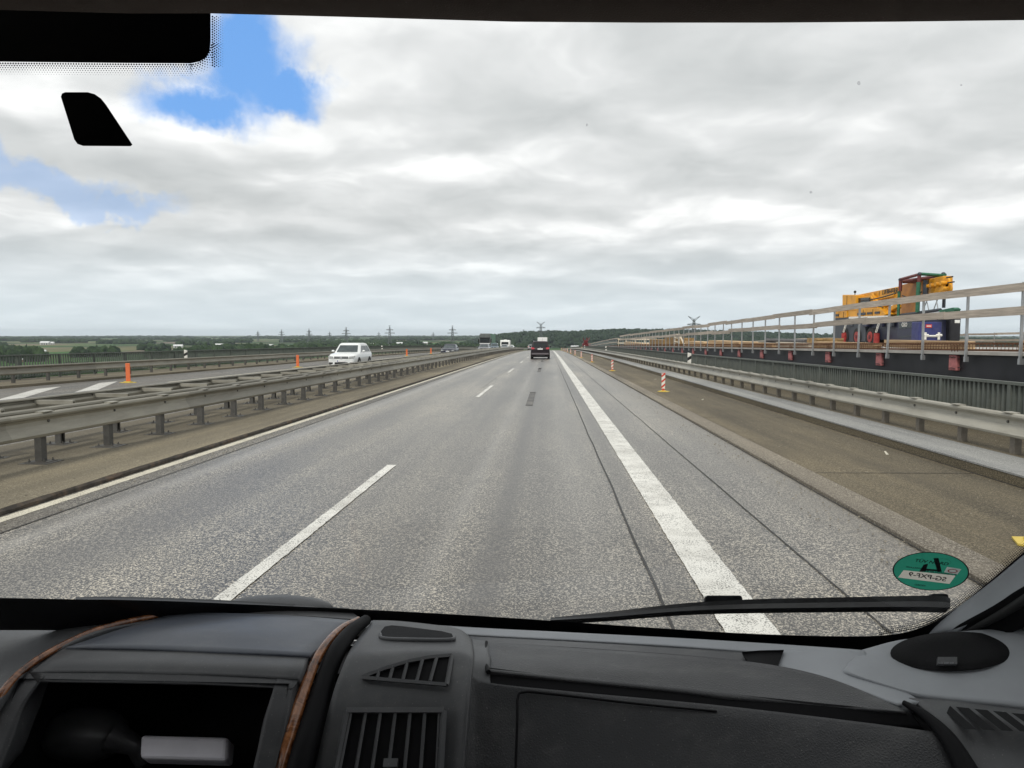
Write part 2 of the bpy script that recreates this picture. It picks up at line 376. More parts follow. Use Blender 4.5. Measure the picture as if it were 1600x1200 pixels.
mat('paint_navy', (0.014, 0.017, 0.036), 0.35, 0.1, 3, coat=0.3)
mat('paint_grey', (0.12, 0.12, 0.135), 0.3, 0.08, 3, coat=0.7, metal=0.3)
mat('paint_petrol', (0.06, 0.10, 0.13), 0.3, 0.08, 3, coat=0.7)
mat('paint_silver', (0.42, 0.43, 0.44), 0.3, 0.05, 3, coat=0.6, metal=0.4)
mat('car_glass', (0.014, 0.017, 0.018), 0.08, 0.2, 2, spec=0.45)
mat('car_glass_grey', (0.05, 0.066, 0.07), 0.08, 0.3, 3, spec=0.8)
mat('chrome', (0.7, 0.7, 0.72), 0.18, 0.05, 8, metal=1.0)
mat('rim', (0.34, 0.35, 0.36), 0.3, 0.1, 8, metal=0.8)
mat('lamp_grey', (0.34, 0.35, 0.35), 0.12, 0.3, 9, coat=0.6)
mat('grille_dark', (0.07, 0.072, 0.075), 0.4, 0.2, 9)
mat('lamp_clear', (0.82, 0.82, 0.78), 0.12, 0.08, 20, coat=0.5)
mat('lamp_red', (0.48, 0.035, 0.055), 0.15, 0.1, 20, coat=0.5)
mat('bumper_grey', (0.13, 0.115, 0.125), 0.45, 0.1, 6)
mat('plate_white', (0.80, 0.80, 0.80), 0.4, 0.03, 8)
mat('plate_blue', (0.02, 0.05, 0.30), 0.4, 0.05, 8)
mat('trailer_green', (0.045, 0.17, 0.085), 0.5, 0.12, 1)
mat('truck_grey', (0.13, 0.14, 0.135), 0.4, 0.15, 3)
mat('caravan_white', (0.84, 0.84, 0.82), 0.35, 0.03, 2)
mat('crane_yellow', (0.72, 0.33, 0.018), 0.42, 0.12, 1.2, dirt=(0.40, 0.17, 0.02), dscale=0.9, damt=0.7)
mat('crane_yellow_shaded', (0.42, 0.17, 0.03), 0.5, 0.12, 1.5, dirt=(0.25, 0.09, 0.03), dscale=1.2, damt=0.6)  # crane yellow darkened: shade inside the frame put into the boom colour
mat('jack_red', (0.34, 0.035, 0.03), 0.55, 0.25, 4, dirt=(0.14, 0.03, 0.025), dscale=5, damt=0.7)
mat('crane_navy', (0.020, 0.023, 0.050), 0.4, 0.15, 2)
mat('crane_slate', (0.045, 0.052, 0.065), 0.5, 0.15, 2)
mat('box_blue', (0.032, 0.038, 0.15), 0.5, 0.2, 2, dirt=(0.07, 0.075, 0.17), dscale=3, damt=0.7)
mat('frame_maroon', (0.13, 0.03, 0.03), 0.6, 0.25, 4)
mat('frame_green', (0.02, 0.12, 0.065), 0.6, 0.3, 5, dirt=(0.09, 0.19, 0.13), dscale=8, damt=0.3)
mat('red_machine', (0.13, 0.015, 0.02), 0.5, 0.2, 3)
mat('brown_block', (0.30, 0.19, 0.08), 0.8, 0.35, 4)
mat('dark_pipe', (0.09, 0.085, 0.085), 0.6, 0.3, 4)
mat('white_sheet', (0.80, 0.79, 0.76), 0.6, 0.06, 4)
mat('pylon_steel', (0.11, 0.125, 0.13), 0.6, 0.05, 1)
mat('hall_wall', (0.50, 0.50, 0.48), 0.7, 0.08, 0.1); mat('hall_roof', (0.72, 0.73, 0.73), 0.6, 0.06, 0.1)
mat('brick_wall', (0.30, 0.16, 0.11), 0.8, 0.1, 0.1); mat('roof_dark', (0.14, 0.10, 0.09), 0.7, 0.1, 0.1)
mat('glass_dark', (0.05, 0.06, 0.07), 0.2, 0.1, 0.2)
# van interior
def plastic(name, c, rough=0.55, grain=0.35, gs=900.0, var=0.06):
    m = bpy.data.materials.new(name); m.use_nodes = True; T = NT(m.node_tree); b = T.n['Principled BSDF']
    co = T.node('ShaderNodeNewGeometry').outputs['Position']
    n1 = T.noise(co, 9.0, 6, 0.6)
    T.l.new(T.mix(T.ss(n1, 0.3, 0.7), c4(tuple(x * (1 - var) for x in c)), c4(tuple(x * (1 + var) for x in c))), b.inputs['Base Color'])
    if 0.03 < max(c) < 0.3:      # settled dust and faint wiping marks
        bc = b.inputs['Base Color'].links[0].from_socket
        dst = T.math('MULTIPLY', T.ss(T.noise(co, 520.0, 2, 0.5), 0.66, 0.76), 0.30); film = T.math('MULTIPLY', T.ss(T.noise(T.mapping(co, (1.0, 2.2, 1.0)), 14.0, 6, 0.65), 0.45, 0.75), 0.10)
        T.l.new(T.mix(T.math('ADD', dst, film), bc, c4((0.34, 0.33, 0.31))), b.inputs['Base Color'])
    T.put(b.inputs['Roughness'], T.math('ADD', rough, T.math('MULTIPLY', T.math('SUBTRACT', T.noise(co, 22, 5, 0.6), 0.5), 0.18)))
    b.inputs['Specular IOR Level'].default_value = 0.4 if max(c) > 0.03 else 0.12
    vo = T.node('ShaderNodeTexVoronoi', feature='DISTANCE_TO_EDGE'); vo.inputs['Scale'].default_value = gs
    wn = T.node('ShaderNodeTexNoise'); wn.inputs['Scale'].default_value = gs * 0.4; T.l.new(co, wn.inputs['Vector'])
    T.l.new(T.vmath('ADD', co, T.vmath('SCALE', wn.outputs['Color'], scale=1.2 / gs)), vo.inputs['Vector'])
    bn = T.node('ShaderNodeBump'); bn.inputs['Strength'].default_value = grain; bn.inputs['Distance'].default_value = 0.0006
    T.l.new(vo.outputs['Distance'], bn.inputs['Height']); T.l.new(bn.outputs[0], b.inputs['Normal']); M[name] = m
plastic('dash_dark', (0.074, 0.076, 0.080), 0.40); plastic('dash_face', (0.048, 0.049, 0.052), 0.42, 1.0, 300.0)
plastic('dash_frame', (0.036, 0.037, 0.040), 0.42); plastic('dash_blue', (0.082, 0.092, 0.112), 0.34, 0.15); plastic('dash_light', (0.31, 0.325, 0.345), 0.5)
plastic('dash_black', (0.007, 0.007, 0.008), 0.6); plastic('headliner', (0.16, 0.128, 0.115), 0.9, 0.4, 500.0)
plastic('grille_mesh', (0.014, 0.014, 0.015), 0.6, 1.0, 620.0)
mat('frit', (0.004, 0.004, 0.005), 0.35, 0.2, 20); mat('wiper_black', (0.020, 0.021, 0.023), 0.5, 0.25, 60)
mat('pouch_black', (0.045, 0.045, 0.048), 0.35, 0.2, 30)
mat('paper_white', (0.86, 0.84, 0.90), 0.6, 0.05, 20)
mat('sticker_green', (0.035, 0.30, 0.20), 0.5, 0.05, 60); mat('sticker_black', (0.010, 0.010, 0.012), 0.5, 0.1, 60)
mat('sticker_cream', (0.72, 0.68, 0.60), 0.5, 0.03, 60); mat('sticker_pale', (0.42, 0.44, 0.42), 0.5, 0.08, 90); mat('sticker_red', (0.45, 0.10, 0.10), 0.5, 0.08, 90)
def burl():
    m = bpy.data.materials.new('burl_wood'); m.use_nodes = True; T = NT(m.node_tree); b = T.n['Principled BSDF']
    co = T.node('ShaderNodeNewGeometry').outputs['Position']
    n = T.noise(co, 38.0, 8, 0.65, 1.6)
    T.l.new(T.ramp(n, [(0.30, c4((0.020, 0.008, 0.004))), (0.46, c4((0.16, 0.055, 0.018))), (0.62, c4((0.36, 0.15, 0.06))), (0.8, c4((0.13, 0.045, 0.016)))]), b.inputs['Base Color'])
    b.inputs['Roughness'].default_value = 0.25; b.inputs['Coat Weight'].default_value = 0.6; M['burl_wood'] = m
burl()
glass_mat('windscreen_glass', (0.98, 0.99, 0.985), 0.10)
glass_mat('smudge', (0.72, 0.72, 0.73), 0.05)
for _n in ('sticker_green', 'sticker_cream', 'sticker_pale', 'sticker_red'):
    _b = M[_n].node_tree.nodes['Principled BSDF']; _T = NT(M[_n].node_tree); _t = _T.node('ShaderNodeBsdfTranslucent'); _x = _T.node('ShaderNodeMixShader'); _x.inputs[0].default_value = 0.6
    _T.l.new(_b.inputs['Base Color'].links[0].from_socket, _t.inputs[0]); _T.l.new(_b.outputs[0], _x.inputs[1]); _T.l.new(_t.outputs[0], _x.inputs[2]); _T.l.new(_x.outputs[0], _T.n['Material Output'].inputs[0])
def ground_mat():
    m = bpy.data.materials.new('fields'); m.use_nodes = True; T = NT(m.node_tree); b = T.n['Principled BSDF']
    P = T.node('ShaderNodeNewGeometry').outputs['Position']
    vo = T.node('ShaderNodeTexVoronoi'); vo.inputs['Scale'].default_value = 0.0034
    T.l.new(T.vmath('ADD', P, T.vmath('SCALE', T.node('ShaderNodeTexNoise').outputs['Color'], scale=0.0)), vo.inputs['Vector'])
    sp = T.node('ShaderNodeSeparateColor'); T.l.new(vo.outputs['Color'], sp.inputs[0])
    c = T.ramp(sp.outputs[0], [(0.0, c4((0.040, 0.090, 0.026))), (0.3, c4((0.065, 0.165, 0.035))), (0.55, c4((0.060, 0.105, 0.040))), (0.75, c4((0.17, 0.16, 0.085))), (0.9, c4((0.20, 0.16, 0.12)))])
    wood = T.ss(T.noise(P, 0.0022, 6, 0.6), 0.46, 0.56)
    c = T.mix(T.math('MULTIPLY', wood, 0.75), c, c4((0.022, 0.042, 0.020)))
    c = T.mix(1.0, c, T.ramp(T.noise(P, 0.05, 6, 0.65), [(0.3, c4((0.75, 0.75, 0.75))), (0.7, c4((1.2, 1.2, 1.2)))]), 'MULTIPLY')
    T.l.new(c, b.inputs['Base Color']); b.inputs['Roughness'].default_value = 0.95; b.inputs['Specular IOR Level'].default_value = 0.1; M['fields'] = m
ground_mat()
def leaf_mat(name, a, bcol):
    m = bpy.data.materials.new(name); m.use_nodes = True; T = NT(m.node_tree); b = T.n['Principled BSDF']
    P = T.node('ShaderNodeNewGeometry').outputs['Position']
    n = T.math('ADD', T.math('MULTIPLY', T.noise(P, 0.03, 3, 0.6), 0.6), T.math('MULTIPLY', T.noise(P, 0.35, 4, 0.7), 0.4))
    T.l.new(T.mix(T.ss(n, 0.36, 0.64), c4(a), c4(bcol)), b.inputs['Base Color']); b.inputs['Roughness'].default_value = 0.9
    b.inputs['Specular IOR Level'].default_value = 0.1; M[name] = m
leaf_mat('foliage', (0.012, 0.024, 0.011), (0.042, 0.072, 0.026)); leaf_mat('foliage_hill', (0.013, 0.026, 0.016), (0.036, 0.058, 0.030))

# ------------------------------------------------------------------ land
LZ = -42.0
HILL = [(-320, -40), (-205, 0), (-110, 8), (0, 12), (100, 9), (180, 14), (320, 20), (520, 18), (660, 14), (880, 6), (1150, -2), (1600, -16), (2000, -30), (2400, -42)]
def hill_h(x, y):
    top = np.interp(x, [p[0] for p in HILL], [p[1] for p in HILL], left=-42, right=-42)
    a = np.clip((y - 2150) / 850, 0, 1); a = a * a * (3 - 2 * a)
    return LZ + (top - LZ - 13) * a
def make_land():
    n = 64; rr = [0, 150, 300, 500, 800, 1200, 1800, 2600, 4000, 6500, 10000, 14500]
    mb = MB(); vs = [(0, 0, LZ)]
    for r_ in rr[1:]:
        vs += [(r_ * math.cos(2 * math.pi * k / n), r_ * math.sin(2 * math.pi * k / n), LZ) for k in range(n)]
    fs = [(0, 1 + k, 1 + (k + 1) % n) for k in range(n)]
    for j in range(len(rr) - 2): fs += [(1 + j * n + k, 1 + (j + 1) * n + k, 1 + (j + 1) * n + (k + 1) % n, 1 + j * n + (k + 1) % n) for k in range(n)]
    mb.add(vs, fs); tag(mb.build('ground', 'fields'), 'flat green farmland far below the bridge', kind='structure')
    xs = np.linspace(-420, 2600, 90); ys = np.linspace(2100, 4600, 30); h = MB(); vs = []
    for y in ys:
        for x in xs:
            e = min(1, (4600 - y) / 900)
            vs.append((x, y, LZ - 0.5 + (hill_h(x, y) - LZ) * e + rng.normal(0, 0.4)))
    nx = len(xs); h.add(vs, [(j * nx + i, j * nx + i + 1, (j + 1) * nx + i + 1, (j + 1) * nx + i) for j in range(len(ys) - 1) for i in range(nx - 1)], True)
    tag(h.build('hill', 'foliage_hill'), 'low wooded ridge on the horizon beyond the road', kind='structure')
make_land()
def ico():
    import bmesh
    bm = bmesh.new(); bmesh.ops.create_icosphere(bm, subdivisions=2, radius=1.0)
    v = np.array([x.co[:] for x in bm.verts]); f = np.array([[x.index for x in q.verts] for q in bm.faces]); bm.free(); return v, f
ICO = ico()
def woods(name, items, m, label):
    """crowns of uneven outline, each a lumpy shell of leaf facets, joined into one mass"""
    bv, bf = ICO; V = []; Fc = []; b = 0
    for (x, y, z, r_, h) in items:
        k = 1 + 0.34 * rng.standard_normal(len(bv)).clip(-1.4, 1.4)
        v = bv * k[:, None] * np.array([r_ * rng.uniform(.85, 1.2), r_ * rng.uniform(.85, 1.2), h * 0.52]) + np.array([x, y, z + h * 0.5])
        V.append(v); Fc.append(bf + b); b += len(bv)
    V = np.concatenate(V); Fc = np.concatenate(Fc)
    me = bpy.data.meshes.new(name); me.vertices.add(len(V)); me.vertices.foreach_set('co', V.ravel())
    me.loops.add(len(Fc) * 3); me.loops.foreach_set('vertex_index', Fc.ravel().astype(np.int32))
    me.polygons.add(len(Fc)); me.polygons.foreach_set('loop_start', np.arange(0, len(Fc) * 3, 3, dtype=np.int32)); me.polygons.foreach_set('loop_total', np.full(len(Fc), 3, dtype=np.int32))
    me.update(); me.validate(); me.materials.append(M[m])
    tag(new_obj(name, me), label, kind='stuff')
def land_at(px, d):
    v = ray(px, 524); k = d / math.hypot(v.x, v.y); return v.x * k, v.y * k
def make_woods():
    it = []
    def grove(px0, px1, d0, d1, n, r0=5, r1=9, h0=11, h1=19):
        for _ in range(n):
            x, y = land_at(rng.uniform(px0, px1), rng.uniform(d0, d1)); it.append((x, y, LZ - 1, rng.uniform(r0, r1), rng.uniform(h0, h1)))
    # near the bridge, seen through the railing
    grove(-250, 620, 330, 900, 240, 5, 8, 8, 14)
    for a, b, d0, d1, n, hh in ((-160, 26, 1250, 1480, 90, 20), (28, 64, 1330, 1480, 60, 21), (112, 182, 1500, 1650, 70, 18), (230, 262, 1420, 1520, 26, 15), (270, 300, 1380, 1480, 26, 17), (305, 420, 1650, 1900, 110, 18), (385, 410, 1350, 1430, 34, 22), (420, 560, 1500, 1800, 190, 18), (560, 800, 1650, 1950, 260, 18)):
        grove(a, b, d0, d1, n, 5.5, 9.5, hh * 0.7, hh * 1.05)
    for _ in range(34):
        c = rng.uniform(-150, 860); d = rng.uniform(2000, 4200); w = rng.uniform(12, 46); grove(c - w, c + w, d, d + rng.uniform(30, 120), int(w * 1.0) + 10, 7, 11, 11, 18)
    for _ in range(60):
        c = rng.uniform(-200, 900); d = rng.uniform(4200, 11000); w = rng.uniform(15, 80); grove(c - w, c + w, d, d + 150, 26, 16, 34, 10, 18)
    for _ in range(30):
        c = rng.uniform(1240, 1750); d = rng.uniform(2600, 9000); w = rng.uniform(15, 60); grove(c - w, c + w, d, d + 150, 26, 12, 28, 10, 18)
    woods('woodland', it, 'foliage', 'dark green groves and hedges spread over the farmland')
    it2 = []
    for _ in range(3600):
        x = rng.uniform(-330, 2100); y = 2150 + 1150 * rng.random() ** 0.8; r_ = rng.uniform(7, 12)
        if 60 < x < 330 and 2330 < y < 2480: continue          # a bare brown slope cut into the wood
        it2.append((x, y, float(hill_h(x, y)) - 3, r_, rng.uniform(11, 19)))
    woods('hill_woodland', it2, 'foliage_hill', 'dense mixed wood covering the ridge beyond the road')
make_woods()
def hall(px, d, w, dep, h, wall, roof, label, group=None, rz=0.3):
    x, y = land_at(px, d); o = empty('farm_hall', (x, y, LZ), rz, label=label, cat='building', group=group)
    MB().box(-w / 2, w / 2, -dep / 2, dep / 2, 0, h).build('wall', wall, o, local=True)
    MB().prism([(-w / 2 - .5, -dep / 2 - .6, h), (-w / 2 - .5, 0, h + dep * .26), (-w / 2 - .5, dep / 2 + .6, h)], (w + 1, 0, 0)).build('roof', roof, o, local=True)
    for k in range(3): MB().box(-w * .3 + k * w * .26, -w * .3 + k * w * .26 + w * .12, -dep / 2 - .12, -dep / 2 - .02, 0.4, h * .75).build('door', 'glass_dark', o, local=True)
for a in ((70, 3300, 30, 22, 8, 'hall_wall', 'hall_roof', 'white roofed farm hall beyond the leftmost field'),
          (79, 3380, 22, 18, 6, 'hall_wall', 'hall_roof', 'smaller pale farm shed right of the leftmost white hall'),
          (66, 1850, 12, 9, 6, 'hall_wall', 'hall_roof', 'small white house at the edge of the green field'),
          (24, 1320, 18, 10, 4, 'brick_wall', 'hall_roof', 'low pale roofed house below the railing at far left'),
          (278, 2400, 26, 16, 6, 'hall_wall', 'hall_roof', 'pale shed just above the left reflector post'),
          (250, 700, 12, 9, 5, 'hall_wall', 'roof_dark', 'white house seen through the left railing'),
          (340, 2600, 34, 14, 6, 'brick_wall', 'hall_roof', 'long pale roofed barn left of the white car'),
          (420, 2150, 24, 18, 8, 'hall_wall', 'hall_roof', 'bright white hall among trees left of the white car'),
          (548, 2300, 58, 24, 8, 'hall_wall', 'hall_roof', 'long flat white warehouse directly behind the white car'),
          (586, 2350, 40, 20, 7, 'hall_wall', 'hall_roof', 'white warehouse just right of the white car roof'),
          (624, 2700, 22, 16, 7, 'hall_wall', 'hall_roof', 'small white hall below the tall pylon'),
          (664, 2900, 20, 16, 6, 'hall_wall', 'hall_roof', 'small white hall left of the dark blue car'),
          (898, 2080, 22, 10, 6, 'hall_wall', 'hall_roof', 'white roofed building at the foot of the wooded ridge'),
          (1295, 1700, 40, 24, 6, 'hall_wall', 'hall_roof', 'white roofed hall just left of the crane')): hall(*a)
def pylon(px, d, top, vee, label):
    x, y = land_at(px, d); zb = float(hill_h(x, y)) - 1 if 2150 < y < 4600 and x > -330 else LZ
    H = 1.8 + (521 - top) * d / 1110 - zb
    o = empty('power_pylon', (x, y, zb), rng.uniform(-0.25, 0.25), label=label, cat='pylon', group='pylons along the horizon')
    b = H * 0.085; t = 0.78; w = MB()
    lv = [0, .14, .27, .39, .50, .60, .69, .77, .84, .90]
    def q(f): return b * (1 - f) + H * 0.012 * f
    for sx, sy in ((1, 1), (1, -1), (-1, 1), (-1, -1)): w.bar((sx * b, sy * b, 0), (sx * q(.92), sy * q(.92), H * .92), t * 1.3)
    for a, c in zip(lv, lv[1:]):
        for s in (1, -1):
            w.bar((-q(a), s * q(a), a * H), (q(c), s * q(c), c * H), t * .7); w.bar((q(a), s * q(a), a * H), (-q(c), s * q(c), c * H), t * .7)
            w.bar((s * q(a), -q(a), a * H), (s * q(c), q(c), c * H), t * .7)
    w.build('lattice_tower', 'pylon_steel', o, local=True)
    for zz, L in ((.62, .25), (.78, .17)):
        a = MB()
        for s in (1, -1):
            a.bar((0, -.4, zz * H), (s * L * H, 0, zz * H + H * .008), t); a.bar((0, .4, zz * H + H * .04), (s * L * H, 0, zz * H + H * .012), t * .9)
            for k in (.3, .5, .7, .9): a.bar((s * L * H * k, 0, zz * H), (s * L * H * k, 0, zz * H - H * .03), t * .7)
        a.build('crossarm', 'pylon_steel', o, local=True)
    p = MB()
    if vee:
        for s in (1, -1): p.bar((0, 0, .86 * H), (s * .15 * H, 0, H), t * 1.1); p.bar((0, 0, .92 * H), (s * .15 * H, 0, H), t * .8)
    else: p.bar((0, 0, .9 * H), (0, 0, H), t * 1.2); p.bar((-.06 * H, 0, .97 * H), (.06 * H, 0, .97 * H), t)
    p.build('peak', 'pylon_steel', o, local=True)
for px, d, H, vee, lb in ((403, 4200, 517, 0, 'small faint pylon far left of the white car'), (440, 3600, 515, 0, 'faint pylon standing left of the white car'), (483, 3200, 513.5, 0, 'pylon above the left edge of the white car'), (515, 4200, 518, 0, 'small faint pylon just above the white car'),
                          (541, 2800, 511, 0, 'pylon right above the roof of the white car'), (592, 4000, 518.5, 0, 'small pylon left of the tallest pylon'), (609, 2500, 508.5, 0, 'tall pylon midway between white car and dark blue car'), (677, 3800, 519, 0, 'small pylon above the left side of the dark blue car'),
                          (707, 2500, 508.5, 0, 'tall pylon just right of the dark blue car'), (818, 3600, 515, 1, 'faint pylon tip over the ridge left of centre'), (845, 2050, 503, 1, 'large pylon with v shaped top above the dark car ahead'), (1084, 1500, 495, 1, 'pylon with v shaped top above the deck of the new bridge')): pylon(px, d, H, vee, lb)

# ------------------------------------------------------------------ the old bridge: decks, carriageways, kerbs
YA, YB = -14.0, 640.0
def struct(name, prof, m, label=None, y0=YA, y1=YB, closed=False, parent=None):
    o = sweep(MB(), prof, y0, y1, closed).build(name, m, parent)
    if parent is None: tag(o, label, kind='structure')
    return o
deckb = struct('bridge_deck', [(-23.4, -0.30), (8.3, -0.30), (8.3, -0.9), (4.0, -3.2), (-19.0, -3.2), (-23.4, -0.9)], 'fresh_concrete', 'concrete body of the motorway bridge', closed=True)
road = struct('road', [(-5.62, 0.0), (3.22, 0.0), (3.22, -0.28), (-5.62, -0.28)], 'asphalt', 'grey asphalt carriageway ahead', closed=True)
struct('gutter_strip', [(-5.62, 0.004), (-5.12, 0.004)], 'asphalt_gutter', parent=road)
def seam(x, w, y0=YA, y1=YB, wob=0.0, h=0.006):
    mb = MB(); ys = list(np.arange(y0, min(y1, 60), 1.2)) + list(np.arange(60, y1, 8)); a = rng.normal(0, wob, len(ys))
    vs = []
    for y, e in zip(ys, a): vs += [(x + e - w / 2, y, zr(y) + h), (x + e + w / 2, y, zr(y) + h)]
    mb.add(vs, [(2 * i, 2 * i + 1, 2 * i + 3, 2 * i + 2) for i in range(len(ys) - 1)]); return mb.build('joint_seam', 'tar', road)
seam(-5.11, 0.018, wob=.003); seam(0.79, 0.022, wob=.006); seam(2.12, 0.016, wob=.003); seam(3.205, 0.018, wob=.004); seam(-2.52, 0.008, 26, wob=.004)
def marking(x0, x1, y0, y1, name='lane_line', m='line_paint', h=0.008, parent=None):
    mb = MB(); ys = [y0]; vs = []
    while ys[-1] < y1 - .3: ys.append(ys[-1] + (.07 if 2 < ys[-1] < 22 else 6.0 if ys[-1] > 40 else 1.0))
    ys.append(y1)
    for y in ys:
        e = (.0028, .0028) if 2 < y < 22 else (0, 0); vs += [(x0 + rng.normal(0, e[0] + 1e-9), y, zr(y) + h), (x1 + rng.normal(0, e[1] + 1e-9), y, zr(y) + h)]
    mb.add(vs, [(2 * i, 2 * i + 1, 2 * i + 3, 2 * i + 2) for i in range(len(ys) - 1)]); return mb.build(name, m, parent or road)
marking(1.10, 1.43, YA, 420, 'edge_line'); marking(-5.55, -5.40, YA, 420, 'edge_line', 'line_paint_worn')
for k in range(-1, 12): marking(-2.32, -2.19, 4.1 + 18 * k + (0.5 if k else 0), 10.1 + 18 * k + (0.6 if k else 0), 'lane_dash')
for y0, y1 in ((19.7, 24.6), (41.5, 45.5), (62, 66)): marking(-0.62, -0.42, y0, y1, 'blacked_out_dash', 'old_marking', 0.007)
# median between the carriageways
med = struct('median', [(-5.635, -0.28), (-5.635, 0.065), (-8.95, 0.075), (-8.95, -0.28)], 'median_concrete', 'sandy concrete median strip carrying the crash barriers', closed=True)
def ragged_edge():
    mb = MB(); ys = np.arange(YA, 90, 0.22); vs = []
    for y in ys:
        e = max(0, rng.normal(.010, .010)); vs += [(-5.595 - e * .3, y, zr(y) + .007), (-5.60, y, zr(y) + 0.055 - e * .6), (-5.615 - e, y, zr(y) + .0735)]
    n = 3; mb.add(vs, [(i * n + k, i * n + k + 1, (i + 1) * n + k + 1, (i + 1) * n + k) for i in range(len(ys) - 1) for k in range(n - 1)]); mb.build('edge_angle', 'rust_edge', med)
    sweep(MB(), [(-5.595, .007), (-5.60, .055), (-5.63, .0725)], 90, YB, False).build('edge_angle', 'rust_edge', med)
ragged_edge()
oncoming = struct('oncoming_road', [(-20.45, 0.0), (-8.97, 0.0), (-8.97, -0.28), (-20.45, -0.28)], 'asphalt_far', 'carriageway of the oncoming traffic', closed=True)
marking(-9.75, -9.55, YA, 420, 'edge_line', parent=oncoming); marking(-16.6, -16.42, 30, 420, 'edge_line', 'line_paint_worn', parent=oncoming)
for k in range(12): marking(-13.1, -12.97, 8 + 18 * k, 14 + 18 * k, 'lane_dash', parent=oncoming)
for y0 in (14.2, 17.8, 21.4, 25.1):
    mb = MB(); mb.add([(-16.5, y0 - 1.2, zr(y0 - 1.2) + .008), (-16.5, y0 + .1, zr(y0 + .1) + .008), (-19.1, y0 + 5.5, zr(y0 + 5.5) + .008), (-19.1, y0 + 4.2, zr(y0 + 4.2) + .008)], [(0, 1, 2, 3)]); mb.build('hatch_stripe', 'line_paint_grey', oncoming)
struct('verge', [(-20.47, -0.28), (-20.47, 0.10), (-23.35, 0.12), (-23.35, -0.28)], 'median_concrete', 'concrete strip beneath the far left barrier', closed=True)
# right side: kerb, hard shoulder, raised cap
struct('kerb', [(3.225, -0.28), (3.225, 0.035), (3.25, 0.045), (3.565, 0.05), (3.565, -0.28)], 'kerb_concrete', 'pale narrow concrete kerb along the asphalt', closed=True)
shoulder = struct('shoulder', [(3.57, -0.28), (3.57, 0.038), (5.71, 0.038), (5.71, -0.28)], 'shoulder_concrete', 'brown stained hard shoulder', closed=True)
for y0, x0 in ((21.5, 4.6), (11.2, 5.25), (33.0, 4.9)):
    mb = MB(); mb.add([on_road(x0, y0, .043), on_road(x0 + .05, y0 + .02, .043), on_road(x0 + .17, y0 + .38, .043), on_road(x0 + .14, y0 + .38, .043)], [(0, 1, 2, 3)]); mb.build('paint_scuff', 'line_paint_worn', shoulder)
cap = struct('bridge_cap', [(5.72, -0.28), (5.72, 0.155), (5.78, 0.16), (8.25, 0.17), (8.25, -0.28)], 'shoulder_concrete', 'raised brown concrete cap at the bridge edge', closed=True)
def slabs():
    y = -6.0
    while y < 420:
        L = 3.0 if y < 66 else 24.0
        sweep(MB(), [(5.715, 0.162), (5.715, 0.185), (5.745, 0.195), (6.54, 0.195), (6.54, 0.162)], y, y + L - 0.012, True).build('cap_slab', 'slab_concrete', cap); y += L
slabs()
sweep(MB(), [(5.685, 0.0425), (5.708, 0.0425)], YA, 300, False).build('joint_seam', 'tar', cap)

def grit():
    mb = MB()
    for x0, x1, n, h in ((2.7, 3.2, 420, .008), (3.6, 5.6, 380, .04), (-7.0, -5.75, 260, .068), (-5.4, -5.15, 160, .008), (5.55, 5.70, 160, .04), (6.6, 7.8, 160, .172), (-20.4, -19.6, 120, .004)):
        for _ in range(n):
            y = 4 + 26 * rng.random() ** 1.4; x = rng.uniform(x0, x1); r_ = rng.uniform(.004, .013); z = zr(y) + h; a = rng.uniform(0, 6.3)
            c, s_ = math.cos(a) * r_, math.sin(a) * r_
            mb.add([(x + c, y + s_ * 1.5, z), (x - s_, y + c, z), (x - c, y - s_, z), (x + s_, y - c * 1.4, z), (x, y, z + r_ * 1.1)], [(0, 1, 4), (1, 2, 4), (2, 3, 4), (3, 0, 4)])
    tag(mb.build('grit', 'grit_stone'), 'loose grit and small stones along kerbs and shoulders', kind='stuff')
grit()
for y0 in (9.6, 16.5, 27.0, 38.0):      # transverse joints of the shoulder slabs
    m_ = MB(); m_.add([on_road(3.58, y0, .0425), on_road(3.58, y0 + .025, .0425), on_road(5.69, y0 + .10, .0425), on_road(5.69, y0 + .075, .0425)], [(0, 1, 2, 3)]); m_.build('joint_seam', 'shoulder_joint', shoulder)

# ------------------------------------------------------------------ crash barriers
def rail_profile(xf, side, hb=0.0):
    """two-wave steel beam; front faces +side; xf is the front plane"""
    pr = [(0.088, .772), (0.062, .795), (0.028, .798), (0.006, .780), (0.0, .752), (0.012, .726), (0.070, .704), (0.084, .670), (0.078, .620), (0.016, .525), (0.0, .492), (0.010, .458), (0.048, .442), (0.076, .452)]
    inner = [(x + .016, h) for x, h in pr[::-1]][1:-1]
    return [(xf - side * x, h + hb) for x, h in pr + inner]
def post_mesh(h0, h1, m='galv_post', deep=0.10):
    mb = MB(); w = 0.055
    mb.box(-deep / 2, deep / 2, -w, -w + .008, h0, h1).box(-deep / 2, deep / 2, w - .008, w, h0, h1).box(deep / 2 - .01, deep / 2, -w + .008, w - .008, h0, h1)
    mb.box(-deep / 2, -deep / 2 + .008, -w + .008, -w + .03, h0, h1).box(-deep / 2, -deep / 2 + .008, w - .03, w - .008, h0, h1)
    return mb.mesh('post', m)
def plate_mesh():
    mb = MB(); mb.box(-.15, .15, -.13, .13, 0, .014)
    for x in (-.11, .11):
        for y in (-.09, .09): mb.disc((x, y, .022), .018, .02, 'z', 6); mb.disc((x, y, .040), .009, .03, 'z', 6)
    mb.box(-.21, .21, -.19, .19, -.004, .003)
    return mb.mesh('base_plate', 'galv_post')
